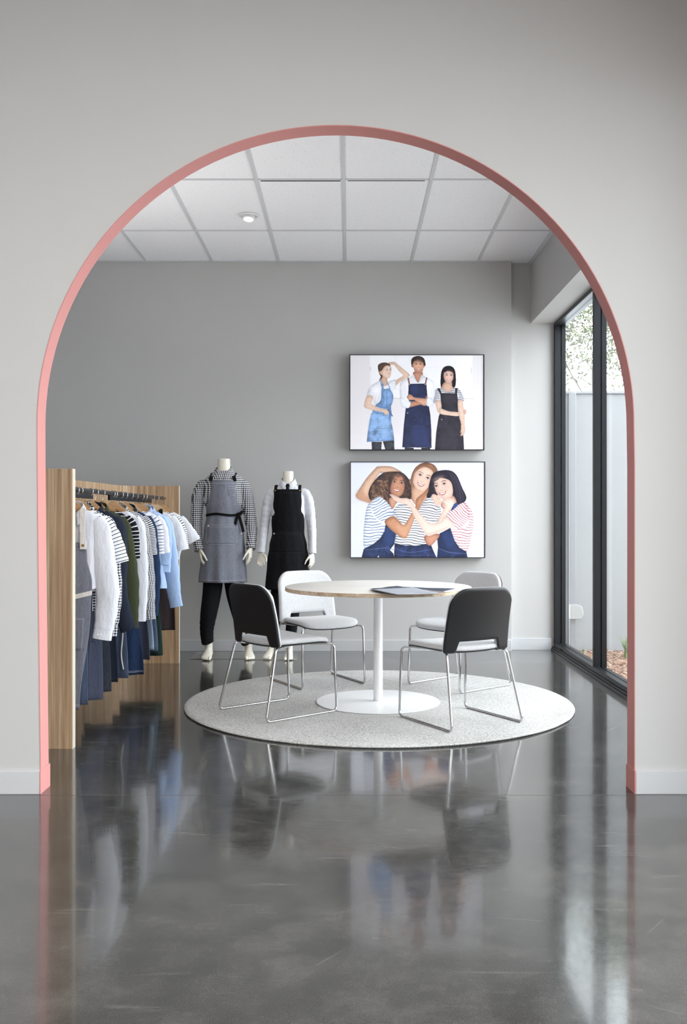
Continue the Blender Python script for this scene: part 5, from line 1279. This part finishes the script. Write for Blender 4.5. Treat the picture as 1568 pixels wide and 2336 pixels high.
h_apron(mat=CHARD, lab='charcoal denim apron hanging under the olive shirt', zb=.165, wb=0.14, wm=0.13, strap=BLACKT, off=-.035, dx=-0.04, **g(4))
garment(kind='t_shirt', mat=STR_BW, lab='black T-shirt with thin white stripes on the rail', cat='t-shirt', sleeve='short', L=.50, slout=-.045, w=.17, **g(5))
h_apron(mat=NAVYC, lab='dark navy apron hanging behind the charcoal denim apron', zb=.20, wb=0.145, wm=0.13, strap=BLACKT, off=-.04, dx=-0.04, **g(5))
garment(kind='shirt', mat=WHITEC, lab='white long-sleeved shirt hanging between black striped T-shirt and small gingham shirt', cat='shirt', L=.62, w=.17, collar=None, e=-.03, c=-.01, **g(6))
h_apron(mat=BLUED, lab='blue-grey denim apron with a cream tie in the middle of the rack', zb=.185, wb=0.155, wm=0.14, strap=TANC, off=-.05, cord=(.115, .46, .06, WEBW), dx=-0.04, **g(6))
garment(kind='shirt', mat=GINGS, lab='black and white gingham shirt with small checks in mid rail', cat='shirt', L=.66, w=.17, collar=GINGS, e=-.005, c=.03, off=.03, **g(7))
garment(kind='t_shirt', mat=STR_F, lab='T-shirt with fine black and white stripes beside the small gingham shirt', cat='t-shirt', sleeve='short', L=.50, slout=-.035, w=.17, **g(8))
h_apron(mat=NAVYD, lab='dark indigo denim apron flaring wide below the small gingham shirt', zb=.165, wb=0.2, wm=0.16, strap=TANC, off=-.04, stit=STITCH, dx=-0.04, **g(8))
garment(kind='shirt', mat=INDIGOC, lab='indigo blue shirt hanging behind the finely striped T-shirt', cat='shirt', L=.64, w=.17, collar=NAVYC, e=-.02, **g(9))
garment(kind='t_shirt', mat=STR_BL, lab='white T-shirt with blue stripes on the rail', cat='t-shirt', sleeve='short', L=.50, slout=-.045, w=.17, **g(10))
h_apron(mat=SLATEC, lab='slate apron whose hem sticks out under the washed denim one', zb=.225, wb=0.185, wm=0.16, strap=INDIGOC, off=-.05, pocket=False, dx=-0.04, **g(10))
garment(kind='t_shirt', mat=WHITEC, lab='plain white T-shirt hanging behind the blue-striped T-shirt', cat='t-shirt', sleeve='short', L=.50, slout=-.035, w=.17, **g(11))
h_apron(mat=LIGHTD, lab='pale washed denim apron in the rear half of the rack', zb=.275, wb=0.18, wm=0.155, strap=INDIGOC, off=-.05, stit=STITCH, dx=-0.04, **g(11))
garment(kind='shirt', mat=LBLUEC, lab='pale blue shirt with rolled short sleeves on the rail', cat='shirt', sleeve='rolled', L=.60, w=.185, collar=LBLUEC, **g(12))
h_apron(mat=BLUED, lab='narrow blue-grey denim apron hanging just before the bottle green one', zb=.235, wb=0.17, wm=0.15, strap=LEATHER, off=-.05, dx=-0.04, **g(12))
garment(kind='shirt', mat=LBLUEC, lab='pale blue long-sleeved shirt hanging near the rail end', cat='shirt', L=.60, w=.17, collar=LBLUEC, e=.0, c=.05, **g(13))
h_apron(mat=GREENC, lab='bottle green apron near the far end of the rack', zb=.175, wb=0.165, wm=0.145, strap=BLACKT, off=.035, bib=1.05, dx=-0.04, **g(13))
garment(kind='t_shirt', mat=WHITEC, lab='plain white T-shirt hanging between the pale blue shirt and the last striped T-shirt', cat='t-shirt', sleeve='short', L=.42, slout=.0, w=.14, **g(14))
h_apron(mat=BROWNC, lab='short dark brown apron under the pale blue long sleeve', zb=.345, bib=.90, wb=.185, wm=.19, zm=.7, strap=BLACKT, off=-.05, pocket=False, **g(14))
garment(kind='t_shirt', mat=STR_W2, lab='white T-shirt with black stripes next to the last white T-shirt', cat='t-shirt', sleeve='short', L=.42, slout=-.02, w=.14, **g(15))
garment(kind='t_shirt', mat=WHITEC, lab='white T-shirt hanging last at the far rail end, sleeve beside the gingham mannequin', cat='t-shirt', sleeve='short', L=.42, slout=.035, w=.14, sl_=.6, **g(16))
